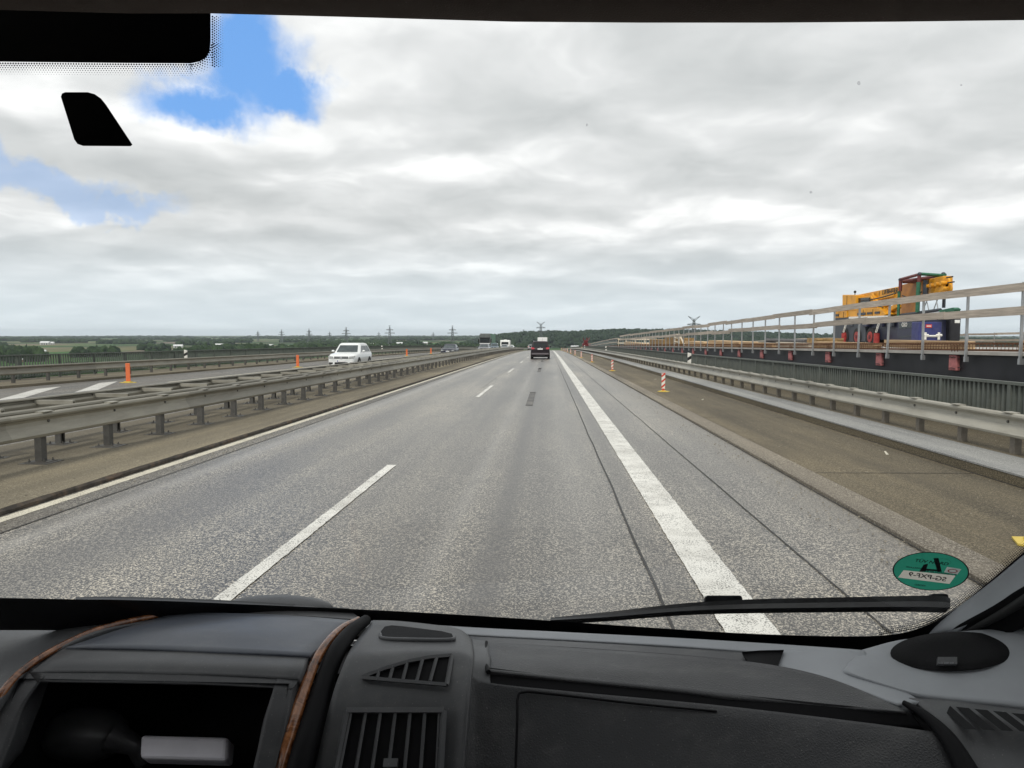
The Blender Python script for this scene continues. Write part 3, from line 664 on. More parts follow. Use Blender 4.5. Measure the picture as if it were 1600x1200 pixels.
def barrier(name, label, xf, side, xpost, ybase0, spacing, hground, hb=0.0, y_first=5.0, full=70.0, y_end=330.0, plates=True, caps=True, galv='galv', rungs=None, both=None, pmat='galv_post', hfar=0.0):
    g = empty(name, (xpost, 0, zr(0) + hground), label=label, cat='crash barrier')
    L = spacing * 3; y = ybase0 - spacing * 0.45
    while y - L > y_first - L: y -= L
    while y < y_end:
        ln = L if y < full else L * 6
        for xx, sd, hx in ([(xf, side, hfar)] + ([both + (0.0,)] if both else [])):
            sweep(MB(), rail_profile(xx, sd, hb + hx), y, y + ln, True, smooth=False, ends=False).build('rail', galv, g)
        y += ln
    pm = post_mesh(0.0, .70 + hb - hground, pmat); pl = plate_mesh()
    cm = MB(); cm.box(-.09, .05, -.10, .10, 0, .012).box(-.09, -.078, -.10, .10, -.07, 0); cap_me = cm.mesh('post_cap', galv)
    bm_ = MB(); bm_.disc((0, 0, 0), .022, .02, 'x', 6); bolt_me = bm_.mesh('bolt', 'galv_post')
    rest = MB(); n = 0; y = ybase0
    while y > y_first: y -= spacing
    while y < 210:
        if y < full + 25:
            o = bpy.data.objects.new('post', pm); col.objects.link(o); o.parent = g; o.location = (0, y, zr(y) - zr(0)); o.rotation_euler = (0, 0, 0 if side > 0 else math.pi)
            if plates and y < 45:
                o2 = bpy.data.objects.new('base_plate', pl); col.objects.link(o2); o2.parent = g; o2.location = (0, y, zr(y) - zr(0) + .004)
            if caps and y < 60:
                o3 = bpy.data.objects.new('post_cap', cap_me); col.objects.link(o3); o3.parent = g
                o3.location = (xf - side * .03 - xpost, y, zr(y) + .797 + hb - hground - zr(0)); o3.rotation_euler = (0, 0, 0 if side > 0 else math.pi)
            if y < 30:
                o4 = bpy.data.objects.new('bolt', bolt_me); col.objects.link(o4); o4.parent = g; o4.location = (xf - side * .078 - xpost, y + .1, zr(y) + .655 + hb - hground - zr(0))
        else: rest.box(xpost - .05, xpost + .05, y - .05, y + .05, zr(y) + hground, zr(y) + .7 + hb)
        if rungs and y < 130:
            x0, x1, hr = rungs
            if n == 0 or True:
                rb = MB()
                rb.box(x0, x1, y - .035, y + .035, zr(y) + hr, zr(y) + hr + .024).box(x0, x1, y - .035, y - .028, zr(y) + hr - .045, zr(y) + hr).box(x0, x1, y + .028, y + .035, zr(y) + hr - .045, zr(y) + hr)
                rb.build('spacer_bar', 'galv_light', g)
        n += 1; y += spacing
    if rest.v: tag(rest.build('post', 'galv_post', g), kind='stuff')
    return g
barrier('crash_barrier', 'near steel crash barrier on posts along the median, closest to our lane', -7.08, 1, -7.22, 9.69, 1.56, 0.07)
barrier('crash_barrier', 'double sided barrier with spacer bars, behind the near median barrier', -8.66, -1, -8.2, 11.47, 1.56, 0.07, y_first=6.0, caps=False, rungs=(-8.60, -7.93, .785), both=(-7.84, 1), hb=-0.035, hfar=0.09)
barrier('crash_barrier', 'crash barrier along the far edge of the oncoming carriageway', -21.35, 1, -21.5, 27.5, 2.0, 0.11, y_first=14.0, full=60, caps=False, plates=False, galv='galv')
barrier('crash_barrier', 'pale steel crash barrier along the right hard shoulder', 6.66, -1, 6.80, 10.6, 1.33, 0.165, y_first=7.0, full=70, plates=False, galv='galv_light', hb=-0.03, pmat='post_brown')

# ------------------------------------------------------------------ bridge railings
def railing(label, x, h0, h1, y0, y_parts, y1, sp, bw, bd, post_sp, m, md):
    g = empty('bridge_railing', (x, 0, h0), label=label, cat='railing')
    sweep(MB(), [(x - .06, h1 - .05), (x - .06, h1), (x + .06, h1), (x + .06, h1 - .05)], y0, y1).build('handrail', m, g)
    sweep(MB(), [(x - .02, h0 + .09), (x - .02, h0 + .13), (x + .02, h0 + .13), (x + .02, h0 + .09)], y0, y1).build('bottom_rail', m, g)
    b = MB(); b.box(-bd / 2, bd / 2, -bw / 2, bw / 2, h0 + .125, h1 - .045); me = b.mesh('bar', m)
    pmb = MB(); pmb.box(-.055, .055, -.045, .045, h0, h1 - .04); pme = pmb.mesh('post', m); prest = MB()
    rest = MB(); y = y0 + sp * .5; k = 0; yp = y0 + .3
    while y < y1:
        if y < y_parts:
            o = bpy.data.objects.new('bar', me); col.objects.link(o); o.parent = g; o.location = (0, y, zr(y) - h0)
        else: rest.box(x - bd / 2, x + bd / 2, y - bw / 2, y + bw / 2, zr(y) + h0 + .125, zr(y) + h1 - .045)
        y += sp
    while yp < y1:
        if yp < 60:
            o = bpy.data.objects.new('post', pme); col.objects.link(o); o.parent = g; o.location = (0, yp, zr(yp) - h0)
        else: prest.box(x - .055, x + .055, yp - .045, yp + .045, zr(yp) + h0, zr(yp) + h1 - .04)
        yp += post_sp
    tag(rest.build('bar', m, g), kind='stuff'); tag(prest.build('post', m, g), kind='stuff')
    return g
railing('dark grey green bar railing at the right edge of the old bridge', 7.95, 0.17, 1.11, 8.0, 46.0, 260.0, 0.142, 0.062, 0.05, 2.13, 'railing_paint', 'railing_paint')
railing('dark open bar railing at the far left edge of the bridge', -23.1, 0.12, 1.20, 14.0, 40.0, 300.0, 0.17, 0.045, 0.05, 2.6, 'railing_dark', 'railing_dark')

# ------------------------------------------------------------------ reflector posts and beacons
def reflector_post():
    o = empty('reflector_post', label='x', cat='post', group='white reflector posts on the barriers')
    def sect(z0, z1, m, n):
        MB().prism([(-.06, -.045, z0), (.06, -.045, z0), (.06, .03, z0), (0, .06, z0), (-.06, .03, z0)], (0, 0, z1 - z0)).build(n, m, o, local=True)
    sect(-.05, .12, 'safety_white', 'shaft'); 
    MB().prism([(-.0605, -.0455, .12), (-.0605, -.0455, .27), (.0605, -.0455, .36), (.0605, -.0455, .21)], (0, .08, 0)).build('black_band', 'black_plastic', o, local=True)
    MB().prism([(-.0595, -.0445, .12), (.0595, -.0445, .12), (.0595, -.0445, .46), (-.0595, -.0445, .50)], (0, .075, 0)).build('head', 'safety_white', o, local=True)
    MB().box(-.022, .022, -.052, -.047, .36, .44).build('reflector', 'lamp_clear', o, local=True)
    return o
rp = reflector_post()
for i, (x, y, h, lb) in enumerate(((6.98, 35.5, .72, 'white and black reflector post behind the right barrier, nearest one'), (6.98, 86, .72, 'farther white reflector post behind the right barrier'), (6.98, 136, .72, 'farthest reflector post behind the right barrier'), (-21.9, 42, .74, 'white and black reflector post at the left railing, left of the white car'), (-21.9, 93, .74, 'white reflector post just right of the white car'))):
    o = rp if i == 0 else copy_tree(rp); o.location = on_road(x, y, h); o['label'] = lb
    o.scale = (1.35, 1.35, 1.05)
def beacon():
    o = empty('striped_beacon', label='x', cat='beacon', group='red and white striped beacons on the hard shoulder')
    MB().bbox(-.062, .062, -.014, .014, .10, .64, .01).build('panel', 'safety_white', o, local=True)
    for k in range(3):
        z = .12 + k * .19; MB().prism([(-.0625, -.0165, z), (.0625, -.0165, z + .10), (.0625, -.0165, z + .172), (-.0625, -.0165, z + .072)], (0, .033, 0)).build('red_stripe', 'safety_red', o, local=True)
    MB().bbox(-.062, .062, -.017, .017, .632, .65, .006).build('top_edge', 'safety_red', o, local=True)
    MB().box(-.035, .035, -.03, .03, .03, .11).build('foot', 'safety_red', o, local=True)
    b = MB(); b.prism([(-.20, -.05, 0), (-.10, -.17, 0), (.14, -.17, 0), (.23, -.02, 0), (.12, .17, 0), (-.12, .17, 0)], (0, 0, .018)); b.prism([(-.09, -.08, .018), (.09, -.08, .018), (.08, .08, .018), (-.08, .08, .018)], (0, 0, .025))
    b.build('base', 'safety_yellow', o, local=True)
    return o
be = beacon()
ORD = ['nearest whole', 'second', 'third', 'fourth', 'fifth', 'sixth', 'seventh', 'eighth', 'ninth', 'tenth']
bys = [(4.03, 24.98), (3.82, 42.4), (3.70, 60.0), (3.55, 76.0), (3.5, 92.0), (3.45, 108.0), (3.4, 125.0), (3.4, 142.0), (3.4, 160.0), (3.4, 180)]
for i, (x, y) in enumerate(bys):
    o = be if i == 0 else copy_tree(be); o.location = on_road(x, y, .042); o.rotation_euler = (0, 0, rng.uniform(-.1, .1)); o['label'] = f'{ORD[i]} striped beacon on the hard shoulder, counted from the camera'
o = copy_tree(be); o.location = on_road(4.26, 6.28, .042); o['label'] = 'yellow beacon base at the right edge, partly behind the windscreen pillar'
def orange_post():
    o = empty('orange_post', label='x', cat='beacon', group='orange marker posts on the oncoming carriageway')
    MB().bbox(-.10, .10, -.022, .022, .06, .84, .015).build('panel', 'safety_orange', o, local=True)
    b = MB(); b.prism([(-.36, -.05, 0), (-.18, -.19, 0), (.22, -.19, 0), (.38, -.02, 0), (.18, .19, 0), (-.2, .19, 0)], (0, 0, .02)); b.prism([(-.15, -.1, .02), (.15, -.1, .02), (.12, .1, .02), (-.12, .1, .02)], (0, 0, .04)); b.build('base', 'safety_yellow', o, local=True)
    return o
op = orange_post()
for i, (x, y, lb) in enumerate(((-18.07, 29.7, 'orange marker post beside the white hatching, farthest left'), (-17.1, 47.8, 'orange marker post left of the white car'), (-17.2, 86, 'orange marker post between the two oncoming cars'), (-17.2, 104, 'orange marker post just left of the dark blue car'), (-17.2, 124, 'orange marker post right of the dark blue car'))):
    o = op if i == 0 else copy_tree(op); o.location = on_road(x, y, .004); o['label'] = lb

# ------------------------------------------------------------------ the new bridge under construction
XD = 9.5
def hd(y): return 1.60 - 0.0053 * max(0.0, min(y, 100) - 18.0) - 0.011 * max(0.0, y - 100)
nb = empty('new_bridge', (XD, 0, -3), label='bridge under construction with black girder, right of the old railing', cat='bridge')
sweep(MB(), [(XD + .02, -3.5), (XD + .02, -.06), (XD + .32, -.06), (XD + .32, -3.5)], 6, 330, True, hd).build('girder', 'black_steel', nb)
sweep(MB(), [(XD - .10, -.055), (XD - .10, .01), (34.5, .01), (34.5, -.055)], 6, 330, True, hd).build('deck_slab', 'fresh_concrete', nb)
sweep(MB(), [(34.2, -3.5), (34.2, -.06), (34.5, -.06), (34.5, -3.5)], 6, 330, True, hd).build('girder', 'black_steel', nb)
def rebar_loops():
    mb = MB(); big = MB(); y = 13.0
    lp = MB(); a = [(-.03, 0, 0), (-.03, 0, .135), (.02, 0, .16), (.09, 0, .16), (.11, 0, .13)]
    lp.tube(a, .010, 5); me = lp.mesh('rebar_loop', 'rebar'); n = 0
    while y < 150:
        if y < 44:
            o = bpy.data.objects.new('rebar_loop', me); col.objects.link(o); o.parent = nb; o.location = (0, y, zr(y) + hd(y) + 3 + .008)
        else:
            mb.box(XD - .03, XD - .015, y - .012, y + .012, zr(y) + hd(y) + .01, zr(y) + hd(y) + .165); mb.box(XD - .03, XD + .1, y - .012, y + .012, zr(y) + hd(y) + .15, zr(y) + hd(y) + .167)
        y += .125 if y < 44 else .2
    tag(mb.build('rebar_loop', 'rebar', nb), kind='stuff')
    for dx, dz in ((-.045, .05), (-.045, .11), (.03, .175), (.11, .15)):
        sweep(MB(), [(XD + dx - .009, dz - .009), (XD + dx - .009, dz + .009), (XD + dx + .009, dz + .009), (XD + dx + .009, dz - .009)], 10, 170, True, hd).build('rebar_rod', 'rebar', nb)
rebar_loops()
sweep(MB(), [(XD + .02, .012), (XD + .02, .05), (XD + .17, .05), (XD + .17, .012)], 10, 170, True, hd).build('rebar_mat', 'rebar', nb)
# formwork boxes
fb = MB(); fb.bbox(-.06, .10, -.16, .16, -.48, -.12, .012); fbm = fb.mesh('formwork_box', 'formwork_red')
fd = MB(); fd.tube([(-.075, -.13, -.17), (-.075, -.05, -.155), (-.075, 0, -.18), (-.075, .06, -.16), (-.075, .13, -.175)], .008, 5); fd.tube([(-.075, -.13, -.43), (-.075, 0, -.415), (-.075, .13, -.43)], .008, 5)
fd.tube([(-.02, -.16, -.2), (-.02, -.30, -.2)], .01, 5); fd.tube([(-.02, -.16, -.4), (-.02, -.30, -.4)], .01, 5); fd.tube([(-.02, -.27, -.2), (-.02, -.27, -.4)], .008, 5); fdm = fd.mesh('tie_rod', 'black_steel')
stub = MB(); stub.tube([(-.02, -.12, -.12), (-.02, -.12, .10)], .012, 5); stub.tube([(-.02, .12, -.12), (-.02, .12, .10)], .012, 5); stub.tube([(-.02, 0, -.12), (-.02, 0, .12)], .012, 5); stm = stub.mesh('starter_bar', 'rebar')
for k in range(24):
    y = 13.35 + 3.74 * k
    ob = bpy.data.objects.new('formwork_box', fbm); col.objects.link(ob); ob.parent = nb; ob.location = (0, y, zr(y) + hd(y) + 3)
    for m_, nm in ((fdm, 'tie_rod'), (stm, 'starter_bar')):
        if y < 45:
            oc = bpy.data.objects.new(nm, m_); col.objects.link(oc); oc.parent = ob
# guard of timber planks on steel posts
def guard(label, x, y0, y1, sp, h_top, h_mid, hbot, ph=.17, full=120):
    g = empty('timber_guard', (x, 0, 0), label=label, cat='guard rail')
    pmb = MB(); pmb.box(-.025, .025, -.02, .02, hbot, h_top + .10); pmb.box(-.03, .05, -.035, .035, hbot - .02, hbot + .10); pme = pmb.mesh('post', 'steel_pipe')
    y = y0; k = 0
    while y < y1:
        o = bpy.data.objects.new('post', pme); col.objects.link(o); o.parent = g; o.location = (0, y, zr(y) + hd(y)); o.rotation_euler = (rng.normal(0, .012), rng.normal(0, .01), 0)
        y += sp
    for hh, off in ((h_top, 0.0), (h_mid, .35)):
        y = y0 - 3 + off
        while y < y1:
            L = rng.uniform(3.6, 4.2); dz = rng.normal(0, .018); dz2 = rng.normal(0, .018); j = rng.uniform(.0, .03)
            a = y - .25; b = min(y + L, y1)
            mb = MB(); vs = []
            for yy, e in ((a, dz), (b, dz2)):
                for xx, zz in ((-.03 - j, -ph / 2), (-.065 - j, -ph / 2), (-.065 - j, ph / 2), (-.03 - j, ph / 2)): vs.append((x + xx, yy, zr(yy) + hd(yy) + hh + zz + e))
            mb.add(vs, [(0, 1, 2, 3), (7, 6, 5, 4), (0, 4, 5, 1), (1, 5, 6, 2), (2, 6, 7, 3), (3, 7, 4, 0)])
            mb.build('plank', 'timber_grey', g); y += L
    return g
guard('grey timber guard rail along the near edge of the new bridge', XD - .13, 12.75, 93, 1.85, 1.27, .81, -.24)
guard('far timber guard rail on the opposite edge of the new bridge', 34.2, 36, 150, 3.4, .98, .5, .02, .15)
guard('low farther stretch of guard rail on the descending bridge deck', XD - .13, 98, 190, 2.0, 1.05, .55, -.2, .12)
ef = empty('timber_gate', (XD, 96, zr(96) + hd(96)), label='pale timber cross barrier closing the near deck section', cat='barrier')
for xx in (9.4, 10.4, 11.6, 12.9): MB().box(xx, xx + .12, 95.9, 96.02, zr(96) + hd(96) - .4, zr(96) + hd(96) + 1.05).build('post', 'timber_pale', ef)
for hh in (.92, .42): MB().box(9.3, 14.5, 95.84, 95.89, zr(96) + hd(96) + hh - .09, zr(96) + hd(96) + hh + .09).build('plank', 'timber_pale', ef)
# things lying on the deck
def timber(y0, y1, x0, x1, z0, z1, m, label, group='timber lying on the new bridge deck'):
    """a beam or a stack of sawn boards resting on the deck"""
    yc = (y0 + y1) / 2; zb = zr(yc) + hd(yc) + .012
    g = empty('timber_stack', ((x0 + x1) / 2, yc, zb), label=label, cat='timber', group=group)
    n = max(1, round((z1 - z0) / .11)); hgt = (z1 - z0) / n
    for k in range(n):
        for q in range(max(1, round((x1 - x0) / .28))):
            w = (x1 - x0) / max(1, round((x1 - x0) / .28)); dy = rng.uniform(-.06, .06)
            MB().bbox(x0 + q * w + .006, x0 + (q + 1) * w - .006, y0 + dy, y1 + dy, zb + z0 + k * hgt + .003, zb + z0 + (k + 1) * hgt - .003, .006).build('board', m, g)
for a in ((12.9, 15.2, 9.72, 9.98, .0, .20, 'timber_new', 'squared timber beam behind the rebar at the right edge of the picture'),
          (17.1, 21.1, 9.72, 9.98, .0, .22, 'timber_new', 'squared timber beam in front of the blue box of the crane'),
          (21.8, 26.6, 9.72, 9.98, .0, .20, 'timber_new', 'squared timber beam in front of the crane wheels'),
          (27.2, 31.0, 9.75, 10.0, .0, .20, 'timber_pale', 'pale beam just left of the crane'),
          (31.6, 36.4, 9.75, 10.0, .0, .22, 'timber_new', 'timber beam below the stack of dark pipes'),
          (37.5, 44.5, 9.9, 10.9, .0, .33, 'timber_new', 'wide low stack of new boards left of the pipes'),
          (46, 52, 9.9, 10.9, .0, .34, 'timber_new', 'second low stack of new boards, farther along the deck'),
          (56, 63, 10.2, 11.4, .0, .70, 'brown_block', 'tall brown stack of boards beside the trestle'),
          (64, 72, 10.2, 11.4, .0, .62, 'brown_block', 'farther brown stack of boards on the deck'),
          (74, 92, 9.8, 10.6, .0, .40, 'timber_new', 'long pale stack of boards near the timber cross barrier'),
          (33.0, 34.2, 12.2, 13.4, .0, .42, 'brown_block', 'brown bundle at the right end of the dark pipes')): timber(*a)
pg = empty('pipe_bundle', (12.6, 37, zr(37) + hd(37) + .01), label='bundle of dark pipes lying on the deck left of the crane', cat='pipes')
for k in range(4):
    for j in range(2): MB().tube([(12.1 + k * .22 + j * .11, 34.4, zr(37) + hd(37) + .12 + j * .2), (12.1 + k * .22 + j * .11, 40.5, zr(37) + hd(37) + .12 + j * .2)], .10, 10).build('pipe', 'dark_pipe', pg)
tr = empty('timber_trestle', (10.2, 54, zr(54) + hd(54)), label='pale timber trestle with a slanting brace on the deck', cat='trestle')
zt = zr(54) + hd(54) + .012
MB().bar((9.9, 54.4, zt), (9.9, 54.4, zt + .95), .10).build('leg', 'timber_pale', tr); MB().bar((9.9, 56.2, zt), (9.9, 56.2, zt + .9), .10).build('leg', 'timber_pale', tr)
MB().bar((9.9, 54.3, zt + .9), (9.9, 51.9, zt), .09).build('brace', 'timber_pale', tr)
for hh in (.3, .6, .88): MB().bar((9.9, 54.2, zt + hh), (9.9, 56.4, zt + hh), .07).build('crossbar', 'timber_pale', tr)
def rig():
    y = 165.; z = zr(y) + hd(y); g = empty('piling_machine', (8.9, y, z), label='small dark red machine far ahead where the new deck descends', cat='machine')
    MB().bbox(8.0, 9.9, y, y + 3, z + .4, z + 1.3, .1).build('body', 'red_machine', g); MB().bbox(8.3, 9.2, y - .05, y + 1.2, z + 1.3, z + 2.0, .1).build('cab', 'red_machine', g)
    m = MB(); m.box(8.9, 9.15, y + .5, y + .75, z + 2.0, z + 2.6); m.bar((9.2, y + .6, z + 1.8), (9.7, y + .8, z + 2.6), .14); m.bar((8.5, y + .3, z + 1.8), (8.1, y + .3, z + 2.5), .14); m.build('mast', 'red_machine', g)
    for s in (8.0, 9.4): MB().bbox(s, s + .5, y - .3, y + 3.2, z + .01, z + .55, .12).build('crawler', 'rubber', g)
    MB().box(7.6, 11.5, y - 1.6, y - .9, z + .01, z + .5).build('platform', 'timber_new', g)
rig()

# ------------------------------------------------------------------ mobile crane on the deck
def text_mesh(txt, size, m, name='lettering', shear=0.0, bold=0.012):
    cu = bpy.data.curves.new(name, 'FONT'); cu.body = txt; cu.size = size; cu.shear = shear; cu.align_x = 'CENTER'; cu.align_y = 'CENTER'; cu.extrude = 0.0; cu.offset = bold * size * 1.6
    o = bpy.data.objects.new('tmp', cu); col.objects.link(o); bpy.context.view_layer.update()
    me = bpy.data.meshes.new_from_object(o.evaluated_get(bpy.context.evaluated_depsgraph_get())); bpy.data.objects.remove(o); bpy.data.curves.remove(cu)
    me.name = name; me.materials.clear(); me.materials.append(M[m]); return me
def make_crane():
    XS = 26.6; yb = 58.0; zb = zr(yb) + hd(yb) + .012
    g = empty('mobile_crane', (XS + 1.2, yb, zb), label='yellow mobile crane with dark blue carrier standing on the new bridge', cat='crane')
    def side(poly, dep, name, m, x=XS, bev=.03):
        p = [at_x(px, py, x) for px, py in poly]
        o = MB().prism(p, (dep, 0, 0)).build(name, m, g)
        return bevel(o, bev) if bev else o
    ground = lambda px, x=XS: None
    # carrier
    side([(1303, 494), (1303, 529), (1308, 534), (1352, 534), (1352, 498)], 2.5, 'carrier_rear', 'crane_slate', XS + .05)
    side([(1352, 500), (1352, 531), (1404, 531), (1404, 500)], 2.4, 'carrier_frame', 'crane_navy', XS + .35)
    cabp = side([(1402, 503), (1402, 533), (1434, 533), (1434, 501)], 2.4, 'driver_cab', 'crane_navy', XS + .05, .06)
    def dec(poly, name, m, x, par): return attach(MB().prism([at_x(px, py, x) for px, py in poly], (-.02, 0, 0)).build(name, m), par)
    dec([(1405, 505), (1431, 503), (1431, 511), (1405, 514)], 'window', 'car_glass', XS + .045, cabp)
    dec([(1405, 526), (1432, 522), (1432, 524), (1405, 528)], 'stripe', 'crane_slate', XS + .045, cabp)
    for px, py, s, w in ((1411, 506, .42, 'GSO'),):
        me = text_mesh(w, s, 'safety_white'); o = new_obj('lettering', me); o.location = at_x(px + 2, py + 1.5, XS + .018); o.rotation_euler = (R(90), 0, R(-90)); attach(o, cabp)
    # wheels on the near side
    for px in (1322, 1341, 1362):
        p = at_x(px, 524, XS + .1); w = MB().disc((p.x + .12, p.y, zb + .74), .74, .5, 'x', 24).build('wheel', 'rubber', g)
        attach(MB().disc((p.x - .14, p.y, zb + .74), .44, .06, 'x', 20).build('rim', 'jack_red'), w); attach(MB().disc((p.x - .18, p.y, zb + .74), .16, .08, 'x', 12).build('hub', 'red_machine'), w)
        w2 = MB().disc((XS + 2.3, p.y, zb + .74), .74, .42, 'x', 24).build('wheel', 'rubber', g)
    for px in (1319, 1370):      # outriggers with red jacks and white ladder-like guides
        p = at_x(px, 520, XS - .12)
        j = MB().box(p.x - .1, p.x + .1, p.y - .4, p.y + .4, zb, zb + .1).tube([(p.x, p.y, zb + .1), (p.x, p.y, zb + 1.05)], .22, 10).build('outrigger_jack', 'jack_red', g)
        l = MB(); a = at_x(px - 1, 519, XS - .2); b = at_x(px + 5, 499, XS - .2)
        for dy in (-.12, .12):
            l.bar((a.x, a.y + dy, a.z), (b.x, b.y + dy, b.z), .05)
        for k in range(4):
            q = a.lerp(b, k / 3); l.bar((q.x, q.y - .12, q.z), (q.x, q.y + .12, q.z), .04)
        l.build('ladder', 'safety_white', g)
    side([(1326, 495), (1326, 498), (1384, 496), (1384, 493)], .3, 'guide_rail', 'safety_white', XS - .05, 0)
    # superstructure
    side([(1304, 485), (1304, 497), (1323, 496), (1323, 486)], 2.4, 'rear_panel', 'crane_yellow', XS + .02)
    side([(1325, 482), (1325, 495), (1378, 494), (1384, 491), (1374, 481)], 2.2, 'deck_cover', 'crane_yellow', XS + .1)
    side([(1316, 460.5), (1316, 486), (1337, 485), (1337, 461)], 2.3, 'counterweight', 'crane_yellow', XS + .05, .06)
    side([(1336, 466), (1336, 486), (1372, 484), (1360, 462)], 1.2, 'machinery', 'crane_yellow', XS + .35)
    side([(1338, 466), (1338, 475), (1359, 475), (1358, 465)], .1, 'operator_window', 'car_glass', XS + .27, .01)
    side([(1337, 461), (1404, 447.5), (1404, 466), (1380, 472), (1350, 474), (1345, 468)], .9, 'boom_base', 'crane_yellow', XS + .8, .05)
    side([(1373, 462), (1396, 457), (1396, 463), (1373, 468)], .08, 'boom_rib', 'crane_yellow', XS + .69, .01)
    side([(1357, 459), (1361, 458), (1372, 476), (1366, 478)], .2, 'brace', 'crane_yellow', XS + .5, .01)
    side([(1375, 485), (1398, 475), (1402, 480), (1384, 490)], .5, 'luffing_cylinder', 'crane_yellow', XS + .6, .05)
    side([(1404, 446), (1441, 438), (1441, 462), (1404, 467)], .75, 'boom_section', 'crane_yellow_shaded', XS + .85, .04)
    side([(1408, 468), (1431, 463), (1431, 488), (1408, 490)], .3, 'boom_tarp', 'crane_yellow_shaded', XS + .5, .04)
    side([(1441, 438), (1474, 431), (1474, 456), (1441, 461)], .65, 'boom_tip', 'crane_yellow', XS + .9, .04)
    for k, (px, py) in enumerate(((1452, 447), (1459, 446), (1467, 444), (1475, 442), (1478, 451))):
        p = at_x(px, py, XS + .8); MB().disc((p.x + .2, p.y, p.z), .36, .14, 'x', 18).disc((p.x + .0, p.y, p.z), .15, .5, 'x', 10).build('pulley', 'crane_yellow', g)
    for px, py in ((1479, 434), (1481, 442)):
        p = at_x(px, py, XS + .7); MB().tube([p, p + Vector((0, -.75, .02))], .05, 6).build('pin', 'black_steel', g)
    p = at_x(1336, 456, XS + 1); MB().ball(p, .12, .12, .12).tube([p, p - Vector((0, 0, .4))], .04, 6).build('beacon_lamp', 'black_plastic', g)
    me = text_mesh('LIEBHERR', .62, 'black_plastic', shear=.2); o = new_obj('lettering', me, None); o.location = at_x(1390, 456, XS + .775); o.rotation_euler = (R(90), R(0), R(-90)); attach(o, g)
    # hoses, panel gaps, handrail and small fittings
    for a_, b_, c_ in (((1345, 470), (1372, 466), (1400, 458)), ((1340, 480), (1360, 477), (1380, 480)), ((1410, 462), (1425, 466), (1440, 456))):
        MB().tube([at_x(*q, XS + .28) for q in cr([a_, b_, c_], 5)], .05, 6).build('hose', 'black_plastic', g)
    for px, y0, y1, xx in ((1323.5, 462, 485, XS + .045), (1349, 484, 494, XS + .095), (1364, 483, 493, XS + .095), (1311, 487, 496, XS + .015), (1318, 487, 496, XS + .015), (1388, 452, 466, XS + .795), (1374, 455, 470, XS + .795)):
        a_ = at_x(px, y0, xx); b_ = at_x(px, y1, xx); MB().box(xx - .015, xx, a_.y - .03, a_.y + .03, b_.z, a_.z).build('panel_gap', 'black_plastic', g)
    for px0, px1, py in ((1340, 1352, 489), (1355, 1362, 488), (1367, 1374, 487), (1306, 1310, 491)):
        a_ = at_x(px0, py, XS + .06 if px0 > 1330 else XS); b_ = at_x(px1, py + 3, a_.x); MB().box(a_.x - .03, a_.x + .03, b_.y, a_.y, b_.z, a_.z).build('vent_panel', 'crane_slate', g)
    for px in (1330, 1352, 1376, 1390):
        p = at_x(px, 505, XS + .02); MB().bbox(p.x - .06, p.x + .2, p.y - .4, p.y + .4, p.z - .3, p.z + .3, .04).build('locker', 'crane_slate' if px % 4 else 'crane_navy', g)
    # transport frame in maroon and green standing round the boom head
    def post(px, y0, y1, r_, m, x, nm='frame_post'):
        a = at_x(px, y1, x); b = at_x(px, y0, x); b = Vector((a.x, a.y, b.z)); return MB().bar(a, b, r_ * 1.6).build(nm, m, g)
    post(1406.5, 437, 455, .12, 'frame_maroon', XS - .1); post(1403.5, 455, 494, .10, 'frame_green', XS - .12)
    post(1436, 428, 441, .12, 'frame_maroon', XS - .1); post(1433.5, 441, 488, .14, 'frame_green', XS - .12)
    post(1474, 428, 458, .15, 'frame_green', XS + 1.5); post(1474.5, 458, 481, .11, 'crane_slate', XS + 1.52); post(1446, 438, 461, .18, 'crane_slate', XS + .6)
    def beam(a, b, r_, m): return MB().bar(a, b, r_ * 1.6).build('frame_beam', m, g)
    beam(at_x(1406, 437, XS - .1), at_x(1437, 428.5, XS - .1), .10, 'frame_maroon'); beam(at_x(1437, 428, XS - .1), at_x(1475, 430.5, XS + 1.5), .10, 'frame_green')
    beam(at_x(1406, 440, XS + 1.6), at_x(1474, 430, XS + 1.6), .10, 'frame_maroon'); beam(at_x(1406, 437.5, XS - .1), at_x(1408, 440, XS + 1.6), .1, 'frame_maroon')
    side([(1410, 441), (1434, 434), (1434, 436), (1410, 443)], 1.6, 'canopy', 'frame_maroon', XS + .05, .01)
    for px, py in ((1437, 428), (1474, 428), (1407, 437)):
        p = at_x(px, py, XS - .1 if px < 1470 else XS + 1.5); MB().ball(p, .15, .15, .13).build('frame_corner', 'crane_slate', g)
    # green folded outrigger plates at the front
    side([(1466, 485), (1488, 480.5), (1492, 483), (1490, 487), (1468, 488)], .4, 'green_plate', 'frame_green', XS - .1, .02)
    beam(at_x(1404, 493, XS), at_x(1470, 484, XS), .10, 'crane_slate')
    for a, b in (((1446, 462), (1452, 488)), ((1452, 462), (1440, 489)), ((1462, 461), (1466, 486)), ((1468, 460), (1458, 486))): beam(at_x(*a, XS + .9), at_x(*b, XS + .9), .035, 'steel_pipe')
    # front of the carrier
    yn = at_x(1434, 515, XS).y
    MB().bbox(XS + 1.75, XS + 2.5, yn - .9, yn, zb + .5, zb + 2.35, .06).build('front_bumper', 'black_steel', g)
    MB().bbox(XS + 2.05, XS + 2.4, yn - .96, yn - .88, zb + 1.75, zb + 1.98, .02).build('headlight', 'lamp_clear', g)
    side([(1434, 500), (1434, 533), (1440, 533), (1440, 499)], 2.4, 'cab_front', 'crane_navy', XS + .06)
    return zb
czb = make_crane()
